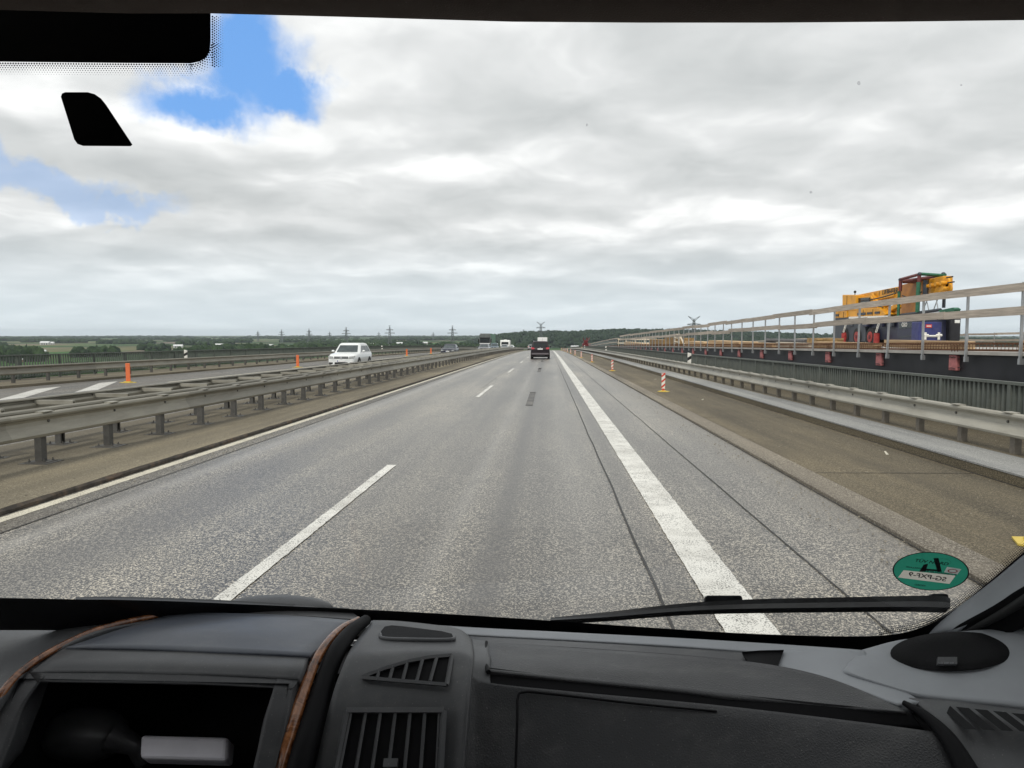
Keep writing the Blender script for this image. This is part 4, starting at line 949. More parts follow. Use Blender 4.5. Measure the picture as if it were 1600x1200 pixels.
def blue_box():
    y = 50.2; p0 = at(1436, 503, y); p1 = at(1471, 530, y); zb = zr(y) + hd(y) + .012
    g = empty('blue_container', ((p0.x + p1.x) / 2, y, zb), label='bright blue steel box with a small red sign in front of the crane cab', cat='container')
    MB().bbox(p0.x, p1.x, y, y + 1.0, zb, p0.z, .04).build('shell', 'box_blue', g)
    a = at(1451, 509.5, y); MB().box(a.x - .2, a.x + .2, y - .03, y - .005, a.z - .11, a.z + .11).build('sign', 'safety_red', g)
    MB().box(a.x - .15, a.x + .15, y - .04, y - .031, a.z - .03, a.z + .03).build('sign_bar', 'safety_white', g)
    for px in (1446, 1467):
        q = at(px, 525, y - .06); MB().bar((q.x, q.y, q.z - .25), (q.x, q.y, q.z + .25), .12).bar((q.x - .2, q.y, q.z + .05), (q.x + .2, q.y, q.z + .05), .12).build('valve', 'safety_white', g)
    q = at(1446, 524, y - .06); r2 = at(1467, 524, y - .06); MB().bar((q.x, q.y, q.z - .05), (r2.x, r2.y, r2.z - .05), .10).build('pipe', 'safety_white', g)
blue_box()

# ------------------------------------------------------------------ vehicles
def loft(mb, rings, smooth=True):
    n = len(rings[0]); vs = [p for r_ in rings for p in r_]
    mb.add(vs, [(i * n + k, i * n + (k + 1) % n, (i + 1) * n + (k + 1) % n, (i + 1) * n + k) for i in range(len(rings) - 1) for k in range(n)], smooth)
    mb.add(rings[0], [tuple(range(n))[::-1]]); mb.add(rings[-1], [tuple(range(n))]); return mb
def quadpatch(mb, c, u0, u1, v0, v1, off=.012):
    """patch on a bilinear face c = (bl, br, tr, tl) lifted off along its normal"""
    c = [Vector(p) for p in c]; n = (c[1] - c[0]).cross(c[3] - c[0]).normalized()
    f = lambda u, v: c[0].lerp(c[1], u).lerp(c[3].lerp(c[2], u), v)
    a = [f(u0, v0), f(u1, v0), f(u1, v1), f(u0, v1)]
    return mb.prism([p - n * .02 for p in a], n * (.02 + off))
def car(name, L, W, H, paint, hood=.98, cowl=1.02, belt=1.05, nose=.72, y_cowl=-.75, y_roof0=-.1, y_roof1=1.35, y_rear=2.0, wr=.34, wb=(-1.3, 1.3), tail=1.0, label='x', glass='car_glass', detail=True, roofw=.72, sidewin=True, rails=False, rear=False, bumper=None):
    g = empty(name, label=label, cat='car')
    hw = W / 2; zb = .24
    def ring(y, w, zt, zbt=zb):
        zm = (zbt + zt) / 2
        half = [(.80 * w, zbt), (.97 * w, zbt + .10), (1.0 * w, zm), (.985 * w, zt - .14), (.93 * w, zt - .04), (.80 * w, zt), (.4 * w, zt + .02)]
        return [(x, y, z) for x, z in half] + [(-x, y, z) for x, z in half[::-1]]
    a, b = -L / 2, L / 2
    st = [(a, .80, nose * .95, .30), (a + .06, .90, nose + .06, .26), (a + .22, .965, hood * .90, zb), (a + .55, 1.0, hood, zb), (y_cowl, 1.0, cowl, zb), (y_cowl + .5, 1.0, belt, zb), (y_rear - .3, 1.0, belt, zb), (b - .16, .97, belt * tail, zb), (b - .03, .93, belt * tail - .06, .30), (b, .86, belt * tail * .8, .36)]
    body = loft(MB(), [ring(y, w * hw, zt, z0) for y, w, zt, z0 in st]).build('body', paint, g, local=True)
    wt = hw * roofw; wbm = hw * .93
    def cring(z, w, y0, y1): # one level of the cabin
        return [(-w * .86, y0, z), (w * .86, y0, z), (w, y0 + .12, z), (w, y1 - .12, z), (w * .86, y1, z), (-w * .86, y1, z), (-w, y1 - .12, z), (-w, y0 + .12, z)]
    zb0 = belt - .06
    lv = [cring(zb0, wbm, y_cowl, y_rear), cring(H - .16, wt * 1.06, y_roof0 - .12, y_roof1 + .10), cring(H - .05, wt * .99, y_roof0, y_roof1), cring(H, wt * .78, y_roof0 + .25, y_roof1 - .2)]
    cab = loft(MB(), lv, False).build('cabin', paint, g, local=True)
    fw = [(-wbm * .86, y_cowl, zb0), (wbm * .86, y_cowl, zb0), (wt * 1.06 * .86, y_roof0 - .12, H - .16), (-wt * 1.06 * .86, y_roof0 - .12, H - .16)]
    quadpatch(MB(), fw, .02, .98, .12, 1.0).build('windscreen', glass, g, local=True)
    rw = [(wbm * .86, y_rear, zb0), (-wbm * .86, y_rear, zb0), (-wt * 1.06 * .86, y_roof1 + .10, H - .16), (wt * 1.06 * .86, y_roof1 + .10, H - .16)]
    quadpatch(MB(), rw, .04, .96, .14, .97).build('rear_window', glass, g, local=True)
    if sidewin:
        for s in (1, -1):
            f0 = [(s * wbm, y_cowl + .12, zb0), (s * wbm, y_rear - .12, zb0), (s * wt * 1.06, y_roof1 - .02, H - .16), (s * wt * 1.06, y_roof0, H - .16)]
            if s < 0: f0 = [f0[1], f0[0], f0[3], f0[2]]
            for u0, u1 in ((.10, .42), (.45, .74), (.77, .93)):
                if s < 0: u0, u1 = 1 - u1, 1 - u0
                quadpatch(MB(), f0, u0, u1, .16, .95).build('side_window', glass, g, local=True)
    for yw in wb:
        for s in (1, -1):
            MB().disc((s * (hw - .055), yw, wr + .02), wr + .075, .12, 'x', 22).build('wheel_arch', 'black_plastic', g, local=True)
            w = MB().disc((s * (hw - .10), yw, wr), wr, .23, 'x', 22).build('wheel', 'rubber', g, local=True)
            r_ = MB().disc((s * (hw + .016), yw, wr), wr * .66, .02, 'x', 14).build('rim', 'rim', w, local=True)
    for s in (1, -1):
        m_ = MB().ball((s * (hw + .10), y_cowl + .38, belt + .06), .10, .07, .075).build('mirror', paint, g, local=True)
    MB().box(-.94 * hw, .94 * hw, a + .10, b - .10, zb - .06, zb + .02).build('underbody', 'black_plastic', g, local=True)
    # front
    if not rear:
        MB().bbox(-.50 * hw, .50 * hw, a - .022, a + .16, nose - .075, nose + .065, .02).build('grille', 'grille_dark', g, local=True)
        MB().bbox(-.46 * hw, .46 * hw, a - .02, a + .08, .30, .46, .02).build('air_intake', 'black_plastic', g, local=True)
        MB().box(-.48 * hw, .48 * hw, a - .030, a - .02, nose - .02, nose + .0).build('grille_bar', 'chrome', g, local=True)
        MB().disc((0, a - .02, nose - .005), .085, .04, 'y', 16).build('emblem', 'chrome', g, local=True)
        MB().box(-.24, .24, a - .04, a - .005, .49, .59).build('number_plate', 'plate_white', g, local=True)
        MB().box(-.24, -.20, a - .044, a - .041, .492, .588).build('plate_band', 'plate_blue', g, local=True)
        for s in (1, -1):
            l = MB(); l.prism([(s * .52 * hw, a - .024, nose - .075), (s * .86 * hw, a - .004, nose - .06), (s * .93 * hw, a + .06, nose + .10), (s * .58 * hw, a - .01, nose + .07)], (0, .2, 0)); l.build('headlight', 'lamp_grey', g, local=True)
            MB().bbox(s * .72 * hw - .12, s * .72 * hw + .12, a - .018, a + .12, .35, .46, .02).build('fog_light', 'black_plastic', g, local=True)
    else:
        for s in (1, -1): MB().prism([(s * .60 * hw, b - .02, belt - .18), (s * .93 * hw, b - .06, belt - .18), (s * .95 * hw, b - .10, belt + .02), (s * .62 * hw, b - .04, belt - .02)], (0, .05, 0)).build('tail_light', 'lamp_red', g, local=True)
        MB().box(-.26, .26, b - .02, b + .012, belt - .22, belt - .10).build('number_plate', 'plate_white', g, local=True)
        MB().bbox(-.90 * hw, .90 * hw, b - .08, b + .05, .42, .60, .03).build('bumper', bumper or 'bumper_grey', g, local=True)
        MB().bbox(-.5 * hw, .5 * hw, b - .06, b + .02, .28, .40, .02).build('diffuser', 'black_plastic', g, local=True)
        MB().disc((0, b + .0, belt - .04), .05, .02, 'y', 14).build('emblem', 'chrome', g, local=True)
    if rails:
        for s in (1, -1): MB().tube([(s * wt * .92, y_roof0 + .1, H - .04), (s * wt * .92, y_roof0 + .25, H + .03), (s * wt * .92, y_roof1 - .3, H + .03), (s * wt * .92, y_roof1 - .1, H - .04)], .022, 6).build('roof_rail', 'chrome', g, local=True)
    return g
def place(g, x, y, rz=0.0, h=.012):
    g.location = on_road(x, y, h); g.rotation_euler = (math.atan(-0.0108 - 8e-5 * max(0, y - 60)) * (1 if abs(rz) < 1 else -1), 0, rz); return g
place(car('car', 4.43, 1.81, 1.67, 'paint_white', hood=1.0, cowl=1.04, belt=1.08, nose=.76, y_cowl=-.95, y_roof0=-.25, y_roof1=1.55, y_rear=2.1, label='white oncoming SUV in the carriageway left of the median', glass='car_glass_grey', roofw=.74), -12.9, 46.0)
place(car('car', 4.7, 1.80, 1.46, 'paint_navy', hood=.90, cowl=.94, belt=.96, nose=.66, y_cowl=-.85, y_roof0=0.0, y_roof1=1.6, y_rear=2.25, label='dark blue oncoming estate car behind the white SUV', glass='car_glass_grey'), -12.45, 90.0)
place(car('car', 4.3, 1.76, 1.50, 'paint_grey', hood=.90, cowl=.95, belt=.98, nose=.66, y_cowl=-.8, y_roof0=0.0, y_roof1=1.5, y_rear=2.05, label='small grey oncoming car in front of the truck', glass='car_glass_grey'), -10.6, 118.0)
place(car('car', 4.6, 1.80, 1.75, 'paint_petrol', hood=1.0, cowl=1.02, belt=1.08, nose=.74, y_cowl=-.8, y_roof0=0.0, y_roof1=1.7, y_rear=2.2, label='dark petrol oncoming car between truck and caravan', glass='car_glass_grey'), -11.9, 158.0)
place(car('car', 4.5, 1.80, 1.50, 'paint_silver', hood=.90, cowl=.95, belt=.98, nose=.68, y_cowl=-.8, y_roof0=0.0, y_roof1=1.5, y_rear=2.05, label='silver oncoming car towing the white caravan', glass='car_glass_grey'), -10.4, 170.0)
place(car('car', 4.4, 1.78, 1.48, 'paint_white', hood=.90, cowl=.95, belt=.98, nose=.68, y_cowl=-.8, y_roof0=0.0, y_roof1=1.5, y_rear=2.05, label='tiny pale oncoming car just right of the caravan', glass='car_glass_grey'), -10.2, 196.0)
place(car('car', 4.8, 1.93, 1.80, 'paint_plum', hood=1.05, cowl=1.08, belt=1.16, nose=.80, y_cowl=-.9, y_roof0=-.2, y_roof1=1.75, y_rear=2.28, wr=.38, rear=True, rails=True, label='dark SUV seen from behind, driving ahead in our lane', roofw=.76), -.78, 74.3, math.pi)
place(car('car', 4.6, 1.82, 1.55, 'paint_silver', rear=True, label='silver car far ahead in the left lane beside the dark SUV', roofw=.74), -4.6, 196, math.pi)
def truck():
    g = empty('truck', label='grey oncoming truck with a green trailer in the far lane', cat='truck')
    MB().bbox(-1.25, 1.25, -8, -5.9, .55, 3.75, .12).build('cab', 'truck_grey', g, local=True)
    MB().bbox(-1.12, 1.12, -8.04, -7.9, 1.75, 2.75, .06).build('windscreen', 'car_glass', g, local=True)
    MB().bbox(-1.22, 1.22, -8.12, -7.85, 2.78, 3.05, .05).build('sun_visor', 'black_plastic', g, local=True)
    MB().bbox(-.9, .9, -8.05, -7.9, 1.0, 1.6, .03).build('grille', 'black_plastic', g, local=True)
    MB().bbox(-1.25, 1.25, -8.08, -7.8, .35, .9, .05).build('bumper', 'bumper_grey', g, local=True)
    MB().bbox(-1.2, 1.2, -8.06, -7.95, 1.58, 1.74, .02).build('front_panel', 'plate_white', g, local=True)
    MB().bbox(-1.15, 1.15, -7.6, -6.2, 3.75, 3.95, .08).build('roof_deflector', 'truck_grey', g, local=True)
    for s in (1, -1):
        MB().bbox(s * 1.0 - .18, s * 1.0 + .18, -8.1, -7.9, .6, .82, .03).build('headlight', 'lamp_clear', g, local=True)
        MB().bbox(s * 1.42 - .12, s * 1.42 + .12, -7.9, -7.7, 1.9, 2.7, .04).build('mirror', 'black_plastic', g, local=True)
    MB().bbox(-1.27, 1.27, -5.5, 8, 1.1, 3.98, .05).build('trailer', 'trailer_green', g, local=True)
    for y in (-7.2, -3.9, 4, 5.3, 6.6):
        for s in (1, -1): MB().disc((s * 1.08, y, .5), .5, .3, 'x', 18).build('wheel', 'rubber', g, local=True)
    return g
place(truck(), -14.4, 170)
def caravan():
    g = empty('caravan', label='white caravan towed by the silver oncoming car', cat='caravan')
    MB().prism([(-1.15, -2.6, .45), (-1.15, -2.9, 1.2), (-1.15, -2.5, 2.45), (-1.15, -2.2, 2.6), (-1.15, 2.6, 2.6), (-1.15, 2.9, .45)], (2.3, 0, 0)).build('body', 'caravan_white', g, local=True)
    MB().prism([(-.9, -2.86, 1.5), (.9, -2.86, 1.5), (.85, -2.66, 2.1), (-.85, -2.66, 2.1)], (0, -.06, .02)).build('front_window', 'car_glass', g, local=True)
    for s in (1, -1): MB().disc((s * 1.0, .3, .33), .33, .2, 'x', 18).build('wheel', 'rubber', g, local=True)
    MB().bar((0, -2.6, .5), (0, -4.2, .45), .08).build('drawbar', 'steel_pipe', g, local=True)
    MB().bbox(-.3, .3, -1, .2, 2.6, 2.72, .03).build('roof_hatch', 'caravan_white', g, local=True)
    return g
place(caravan(), -10.6, 178)
def box_truck():
    g = empty('delivery_truck', label='white box truck far ahead, mostly hidden by the dark SUV', cat='truck')
    MB().bbox(-1.2, 1.2, -4, 4, 1.0, 3.25, .05).build('box', 'caravan_white', g, local=True)
    MB().bbox(-1.1, 1.1, 3.99, 4.03, 1.15, 3.1, .01).build('rear_door', 'plate_white', g, local=True)
    MB().box(-.012, .012, 4.035, 4.05, 1.2, 3.05).build('door_seam', 'black_plastic', g, local=True)
    MB().bbox(-1.05, 1.05, -6, -4.1, .5, 2.6, .1).build('cab', 'caravan_white', g, local=True)
    MB().box(-1.15, 1.15, 3.9, 4.1, .5, .75).build('bumper', 'black_plastic', g, local=True)
    for s in (1, -1): MB().bbox(s * .95 - .15, s * .95 + .15, 4.1, 4.14, .78, .95, .01).build('tail_light', 'lamp_red', g, local=True)
    for y in (-4.8, 2.4):
        for s in (1, -1): MB().disc((s * 1.0, y, .42), .42, .28, 'x', 18).build('wheel', 'rubber', g, local=True)
    return g
place(box_truck(), -1.35, 180, math.pi)

# ------------------------------------------------------------------ the van we sit in
van = empty('camper_van', (-.3, 0, 0.0), label='dark grey van cab with dashboard and windscreen, from the passenger seat', cat='van')
ZB, ZT = 1.8 - .485, 1.8 + .285
def glass_y(x, z):
    t = (z - ZB) / (ZT - ZB); u = x + .05
    return (1.10 - .235 * u * u - .16 * u ** 4) * (1 - t) + (.545 - .13 * u * u) * t + .035 * math.sin(math.pi * max(0, min(1, t)))
def on_glass(px, py, off=0.0):
    d = ray(px, py); k = .8
    lo, hi = .2, 2.0
    for _ in range(50):
        k = (lo + hi) / 2; p = EYE + d * k
        if p.y > glass_y(p.x, p.z): hi = k
        else: lo = k
    return EYE + d * (k - off)
def make_glass():
    nx, nz = 36, 16; vs = []
    for j in range(nz + 1):
        z = ZB + (ZT - ZB) * j / nz
        for i in range(nx + 1):
            x = -1.02 + 1.92 * i / nx; vs.append((x, glass_y(x, z), z))
    mb = MB(); mb.add(vs, [(j * (nx + 1) + i, j * (nx + 1) + i + 1, (j + 1) * (nx + 1) + i + 1, (j + 1) * (nx + 1) + i) for j in range(nz) for i in range(nx)], True)
    return mb.build('windscreen', 'windscreen_glass', van)
ws = make_glass()
def glass_patch(poly, name, m, off=.004, par=None):
    mb = MB(); p = [on_glass(a, b, off) for a, b in poly]; n = len(p)
    mb.add(p, [tuple(range(n))]); return mb.build(name, m, par or ws)
def glass_strip(top, bot, name, m, off=.004, par=None):
    p = [on_glass(a, b, off) for a, b in top] + [on_glass(a, b, off) for a, b in bot]; n = len(top)
    return MB().add(p, [(i, i + 1, n + i + 1, n + i) for i in range(n - 1)]).build(name, m, par or ws)
# black print on the glass: sensor field at the top, slanted field below it, border along the bottom
fr_top = [(-90, -25), (60, -25), (200, -25), (327, -25)]
fr_bot = cr([(-90, 96), (60, 97), (200, 98.5), (290, 99)], 4)
poly = [(-90, -25), (329, -25), (329, 68), (327.5, 80), (322, 90), (312, 96), (298, 99), (200, 98.5), (60, 97), (-90, 95)]
glass_strip([(-90, -25), (60, -25), (200, -25), (298, -25), (312, -25), (322, -25), (327.5, -25), (329, -25)], [(-90, 95), (60, 97), (200, 98.5), (298, 99), (312, 96), (322, 90), (327.5, 80), (329, 66)], 'frit_field', 'frit')
glass_patch([(95, 151), (97, 146), (102, 144), (137, 144), (148, 147), (158, 154), (166, 164), (207, 226), (204, 228.5), (130, 228), (121, 225), (116, 218)], 'frit_field', 'frit')
bt = cr([(-80, 933), (100, 936), (300, 941), (560, 952), (760, 963), (950, 976), (1150, 989), (1300, 994), (1390, 992), (1440, 980), (1485, 957), (1540, 913), (1600, 862), (1680, 795), (1800, 700)], 4)
bb = cr([(-80, 985), (100, 985), (300, 990), (560, 1000), (760, 1010), (950, 1020), (1150, 1030), (1300, 1036), (1400, 1036), (1470, 1020), (1530, 985), (1590, 945), (1660, 890), (1740, 820), (1860, 730)], 4)
glass_strip([tuple(p) for p in bt], [tuple(p) for p in bb], 'frit_border', 'frit')
def dots():
    mb = MB()
    def dot(px, py, r_):
        c = on_glass(px, py, .004); e1 = on_glass(px + r_, py, .004) - c; e2 = on_glass(px, py + r_, .004) - c
        mb.add([c + e1, c + e2, c - e1, c - e2], [(0, 1, 2, 3)])
    for row in range(6):
        r_ = 1.75 - row * .24
        for k in range(120):
            px = -8 + k * 4.1 + (row % 2) * 2
            if px < 300: dot(px, 99.5 + row * 3.3 + .008 * (px - 60), r_)
        for k in range(20): dot(332 + row * 3.2, 26 + k * 4.0 + (row % 2) * 2, r_)
        for k in range(13):
            a = R(k * 7 + 3.5 * (row % 2)); dot(298 + (32.5 + row * 3.2) * math.sin(a), 67 + (34 + row * 3.2) * math.cos(a), r_)
    edge = cr([(1375, 993), (1440, 980), (1485, 957), (1540, 913), (1600, 862), (1640, 829)], 24)
    for a, b in zip(edge, edge[1:]):
        t = b - a; n = np.array([t[1], -t[0]]); n = n / np.linalg.norm(n)
        for row in range(5):
            p = a + n * (1.5 + row * 3.0) * 1.0; dot(p[0], p[1], 1.5 - row * .24)
    tag(mb.build('frit_dots', 'frit', ws), kind='stuff')
dots()
# round sticker on the glass
def sticker():
    c = on_glass(1453, 891.5, .004); e = .002
    n_ = (on_glass(1463, 891.5, .004) - c).cross(on_glass(1453, 881.5, .004) - c).normalized()     # towards the cabin
    ex = Vector((1, 0, 0)); ex = (on_glass(1513, 893, .004) - c).normalized(); ey = n_.cross(ex).normalized()
    if ey.z < 0: ey = -ey
    if n_.y > 0: n_ = -n_
    rr = (on_glass(1514, 893, .004) - c).length
    P = lambda u, v, k: c + ex * (u * rr) + ey * (v * rr * .80) + n_ * (.0012 + .0004 * k)
    def poly(pts, name, m, k, par): return MB().add([P(u, v, k) for u, v in pts], [tuple(range(len(pts)))]).build(name, m, par)
    ring = lambda q: [(q * math.cos(2 * math.pi * i / 48), q * math.sin(2 * math.pi * i / 48)) for i in range(48)]
    r1_, r2_ = ring(1.0), ring(.965)
    MB().add([P(u, v, 1.5) for u, v in r1_ + r2_], [(i, (i + 1) % 48, 48 + (i + 1) % 48, 48 + i) for i in range(48)]).build('sticker_rim', 'sticker_black', ws)
    def face(pts, m, k): return poly(pts, 'sticker_print', m, k, ws)
    from mathutils.geometry import tessellate_polygon
    lab = [(-.86, -.36), (-.70, .03), (.66, -.17), (.50, -.62)]; pale = [(.44, .22), (.80, .12), (.70, -.16), (.36, -.06)]
    pale = [(u - .0, v + .04) for u, v in pale]
    loops = [ring(.985), lab[::-1], pale]; flat = [q for lp in loops for q in lp]
    tri = tessellate_polygon([[Vector((u, v, 0)) for u, v in lp] for lp in loops])
    MB().add([P(u, v, 1) for u, v in flat], [tuple(t) for t in tri]).build('sticker', 'sticker_green', ws)
    face(lab, 'sticker_cream', 1)
    for q in ([(.09, .70), (.22, .72), (.30, .02), (.19, .0)], [(-.05, .42), (-.17, .36), (-.29, -.02), (-.12, .0)], [(-.17, .16), (-.18, .07), (.25, .03), (.26, .12)]): face(q, 'sticker_black', 2.5)
    face(pale, 'sticker_pale', 1)
    el = lambda a, b, cx, cy, n=24: [(cx + a * math.cos(2 * math.pi * i / n), cy + b * math.sin(2 * math.pi * i / n)) for i in range(n)]
    ro, ri = el(.13, .10, .58, .06), el(.095, .068, .58, .06)
    MB().add([P(u, v, 1.6) for u, v in ro + ri], [(i, (i + 1) % 24, 24 + (i + 1) % 24, 24 + i) for i in range(24)]).build('sticker_print', 'sticker_red', ws)
    arc = [(.30 + .24 * math.cos(t), .50 + .18 * math.sin(t)) for t in np.linspace(-.9, 1.9, 14)]
    MB().add([P(u, v, 2) for u, v in arc] + [P(u * .985 + .004, v * .97 + .013, 2) for u, v in arc], [(i, i + 1, 14 + i + 1, 14 + i) for i in range(13)]).build('sticker_print', 'sticker_black', ws)
    def text(t, u, v, size, m, k, ang, mirror=False, shear=0.0):
        me = text_mesh(t, size, m, 'sticker_text', shear); o = new_obj('sticker_text', me)
        x = ex * math.cos(ang) + ey * math.sin(ang); y = n_.cross(x)
        if y.dot(ey) < 0: y = -y
        if mirror: x = -x
        mw = Matrix((x * rr, y * rr, n_ * rr)).transposed().to_4x4(); mw.translation = P(u, v, k)
        for vv in me.vertices: vv.co = mw @ vv.co
        attach(o, ws)
    text('SG-PXF-9', -.08, -.25, .25, 'sticker_black', 4, R(-11), True)
    text('TÜV NORD', .03, .50, .17, 'sticker_black', 3, R(-9), False, .25)
    text('EMISSIONSKLASSE', -.30, .16, .085, 'sticker_black', 2, R(-9), True); text('BUNDESREPUBLIK', .28, -.06, .10, 'sticker_black', 2, R(-9), True); text('NORD', -.28, -.72, .10, 'sticker_black', 3, R(-8), True)
sticker()
def gnats():
    for px, py, a, b in ((1342, 130, 3, 5), (1502, 133, 2, 2), (1267, 300, 2.5, 2.5), (917, 195, 1.6, 3.5)):
        c = on_glass(px, py, -.002); mb = MB(); ps = [on_glass(px + a * math.cos(t) * rng.uniform(.6, 1.1), py + b * math.sin(t) * rng.uniform(.6, 1.1), -.002) for t in np.linspace(0, 6.28, 9)[:-1]]
        mb.add(ps, [tuple(range(8))]).build('insect_spot', 'smudge', ws)
gnats()
# panels of the dashboard: smooth patches through measured points, with a skirt for depth
def patch(name, rows, m, par=None, n=5, depth=.02, push=Vector((0, .5, -1)), bev=0.0):
    rows = [cr(r_, n) for r_ in rows]
    cols = [cr([rows[j][i] for j in range(len(rows))], n) for i in range(len(rows[0]))]
    nx, ny = len(cols), len(cols[0]); G = [[at(*cols[i][j]) for i in range(nx)] for j in range(ny)]
    mb = MB(); vs = [p for r_ in G for p in r_]
    fs = [(j * nx + i, (j + 1) * nx + i, (j + 1) * nx + i + 1, j * nx + i + 1) for j in range(ny - 1) for i in range(nx - 1)]
    rim = [j * nx for j in range(ny)] + [(ny - 1) * nx + i for i in range(1, nx)] + [j * nx + nx - 1 for j in range(ny - 2, -1, -1)] + [i for i in range(nx - 2, 0, -1)]
    pv = push.normalized() * depth; b0 = len(vs); e = .0025
    ctr = sum(vs, Vector()) / len(vs)
    vs += [vs[i] + pv * .12 + (vs[i] - ctr).normalized() * e for i in rim]; b1 = len(vs); vs += [vs[i] + pv + (vs[i] - ctr).normalized() * e for i in rim]; q = len(rim)
    fs += [(rim[k], rim[(k + 1) % q], b0 + (k + 1) % q, b0 + k) for k in range(q)] + [(b0 + k, b0 + (k + 1) % q, b1 + (k + 1) % q, b1 + k) for k in range(q)]
    me = bpy.data.meshes.new(name); me.from_pydata([tuple(v) for v in vs], [], fs)
    import bmesh
    bm = bmesh.new(); bm.from_mesh(me); bmesh.ops.recalc_face_normals(bm, faces=bm.faces); bm.to_mesh(me); bm.free()
    me.polygons.foreach_set('use_smooth', [True] * len(me.polygons)); me.materials.append(M[m]); me.update()
    return new_obj(name, me, par or dash)
def strip_tube(name, pts, m, rs, par=None, n=6, flat=1.0, sides=10):
    q = cr(pts, n); r_ = [float(v[0]) for v in cr([(x,) for x in rs], n)]
    return MB().tube([at(*p) for p in q], r_, sides, flat).build(name, m, par or dash)
dash = empty('dashboard', (0, .9, 1.2)); attach(dash, van)
base = MB(); 
bp = []
for (y, z) in ((1.12, 1.8 - .50), (.98, 1.8 - .475), (.86, 1.8 - .49), (.80, 1.8 - .56), (.76, 1.8 - .9)): bp.append([(x, y - .20 * max(0, abs(x + .05) - .25) ** 2, z) for x in np.linspace(-1.0, .9, 20)])
base.add([p for r_ in bp for p in r_], [(j * 20 + i, (j + 1) * 20 + i, (j + 1) * 20 + i + 1, j * 20 + i + 1) for j in range(4) for i in range(19) if not (bp[0][i + 1][0] > -.80 and bp[0][i][0] < -.26)], True)
base.build('dash_base', 'dash_black', dash)
# ledges below the glass
patch('defrost_ledge', [[(556, 968, 1.045), (735, 980, 1.045), (900, 988.5, 1.03), (1100, 999, .99), (1300, 1012, .94), (1350, 1016, .92)], [(556, 980, 1.02), (735, 992, 1.02), (900, 1001, 1.005), (1100, 1013, .965), (1300, 1030, .915), (1360, 1040, .90)]], 'dash_light')
patch('defrost_ledge', [[(-120, 955, 1.0), (60, 957, 1.02), (240, 961, 1.02)], [(-120, 966, .98), (60, 967, .995), (240, 970, .995)]], 'dash_light')
patch('demist_groove', [[(735, 994, 1.015), (900, 1003, 1.0), (1100, 1015, .96), (1228, 1023, .935)], [(735, 1004, .99), (900, 1013, .975), (1100, 1028, .94), (1215, 1043, .91)]], 'dash_dark', depth=.03)
patch('dash_panel', [[(-140, 966, .98), (20, 967, .99), (130, 968, .99), (262, 966, .985)], [(-140, 992, .92), (0, 995, .92), (80, 993, .92), (150, 988, .915)], [(-150, 1040, .86), (-60, 1040, .855), (0, 1040, .85), (48, 1038, .845)], [(-160, 1140, .78), (-100, 1130, .78), (-50, 1125, .785), (-12, 1105, .79)]], 'dash_dark')
patch('dash_recess', [[(75, 971, .975), (150, 970, .98), (225, 967, .985)], [(85, 980, .955), (140, 980, .958), (190, 975, .965)]], 'dash_black', depth=.004, push=Vector((0, 0, 1)))
# centre module
patch('centre_lid', [[(278, 957, 1.0), (370, 958, 1.0), (460, 962, 1.0), (550, 969, 1.0)], [(188, 983, .93), (300, 983, .93), (410, 988, .93), (513, 998, .93)], [(105, 1011, .875), (230, 1013, .875), (360, 1018, .875), (481, 1024, .875)]], 'dash_blue')
patch('centre_fascia', [[(98, 1014.5, .874), (230, 1016.5, .874), (360, 1021.5, .874), (478, 1027.5, .874)], [(72, 1032, .848), (210, 1034, .848), (345, 1038, .848), (471, 1043, .848)], [(48, 1050, .835), (190, 1050, .835), (330, 1054, .835), (464, 1061, .835)]], 'dash_dark')
patch('cubby_frame', [[(45, 1050, .836), (190, 1050.5, .836), (330, 1054.5, .836), (463, 1062, .836)], [(58, 1066, .822), (190, 1068, .822), (330, 1071, .822), (456, 1077, .822)]], 'dash_frame', depth=.05, push=Vector((0, 1, .25)))
patch('cubby_frame', [[(428, 1073, .823), (456, 1076, .823)], [(412, 1130, .79), (444, 1132, .79)], [(392, 1215, .755), (426, 1216, .755)]], 'dash_frame', depth=.05, push=Vector((0, 1, .25)))
patch('cubby_frame', [[(42, 1052, .835), (62, 1066, .822)], [(2, 1110, .80), (30, 1115, .80)], [(-40, 1190, .765), (-2, 1200, .76)], [(-52, 1220, .755), (-12, 1225, .752)]], 'dash_frame', depth=.05, push=Vector((0, 1, .25)))
def cubby():
    f = [at(30, 1060, .825), at(450, 1068, .825), at(430, 1225, .75), at(-30, 1225, .75)]; v = Vector((0, .20, -.10)); b = [p + v for p in f]
    mb = MB(); mb.add(f + b, [(4, 5, 6, 7), (0, 1, 5, 4), (1, 2, 6, 5), (3, 0, 4, 7)]); mb.add([f[3], f[2], b[2], b[3]], [(0, 1, 2, 3)]); mb.build('cubby_box', 'dash_black', dash)
cubby()
strip_tube('wood_trim', [(-40, 1150, .775), (0, 1088, .806), (30, 1053, .833), (75, 1021, .866), (140, 989, .918), (200, 971, .958), (262, 959.5, .995), (300, 957.5, 1.005)], 'burl_wood', [.007, .0055, .005, .0048, .0045, .0042, .0034, .0022])
strip_tube('wood_trim', [(560, 967.5, 1.005), (532, 983, .955), (506, 1012, .90), (486, 1050, .86), (468, 1100, .822), (450, 1155, .79), (432, 1216, .765)], 'burl_wood', [.004, .0052, .0062, .007, .008, .009, .0095])
strip_tube('bead', [(572, 969, 1.0), (550, 986, .952), (527, 1017, .90), (510, 1057, .862), (494, 1107, .824), (478, 1160, .79), (462, 1218, .762)], 'dash_black', [.008, .010, .012, .0125, .013, .014, .014])
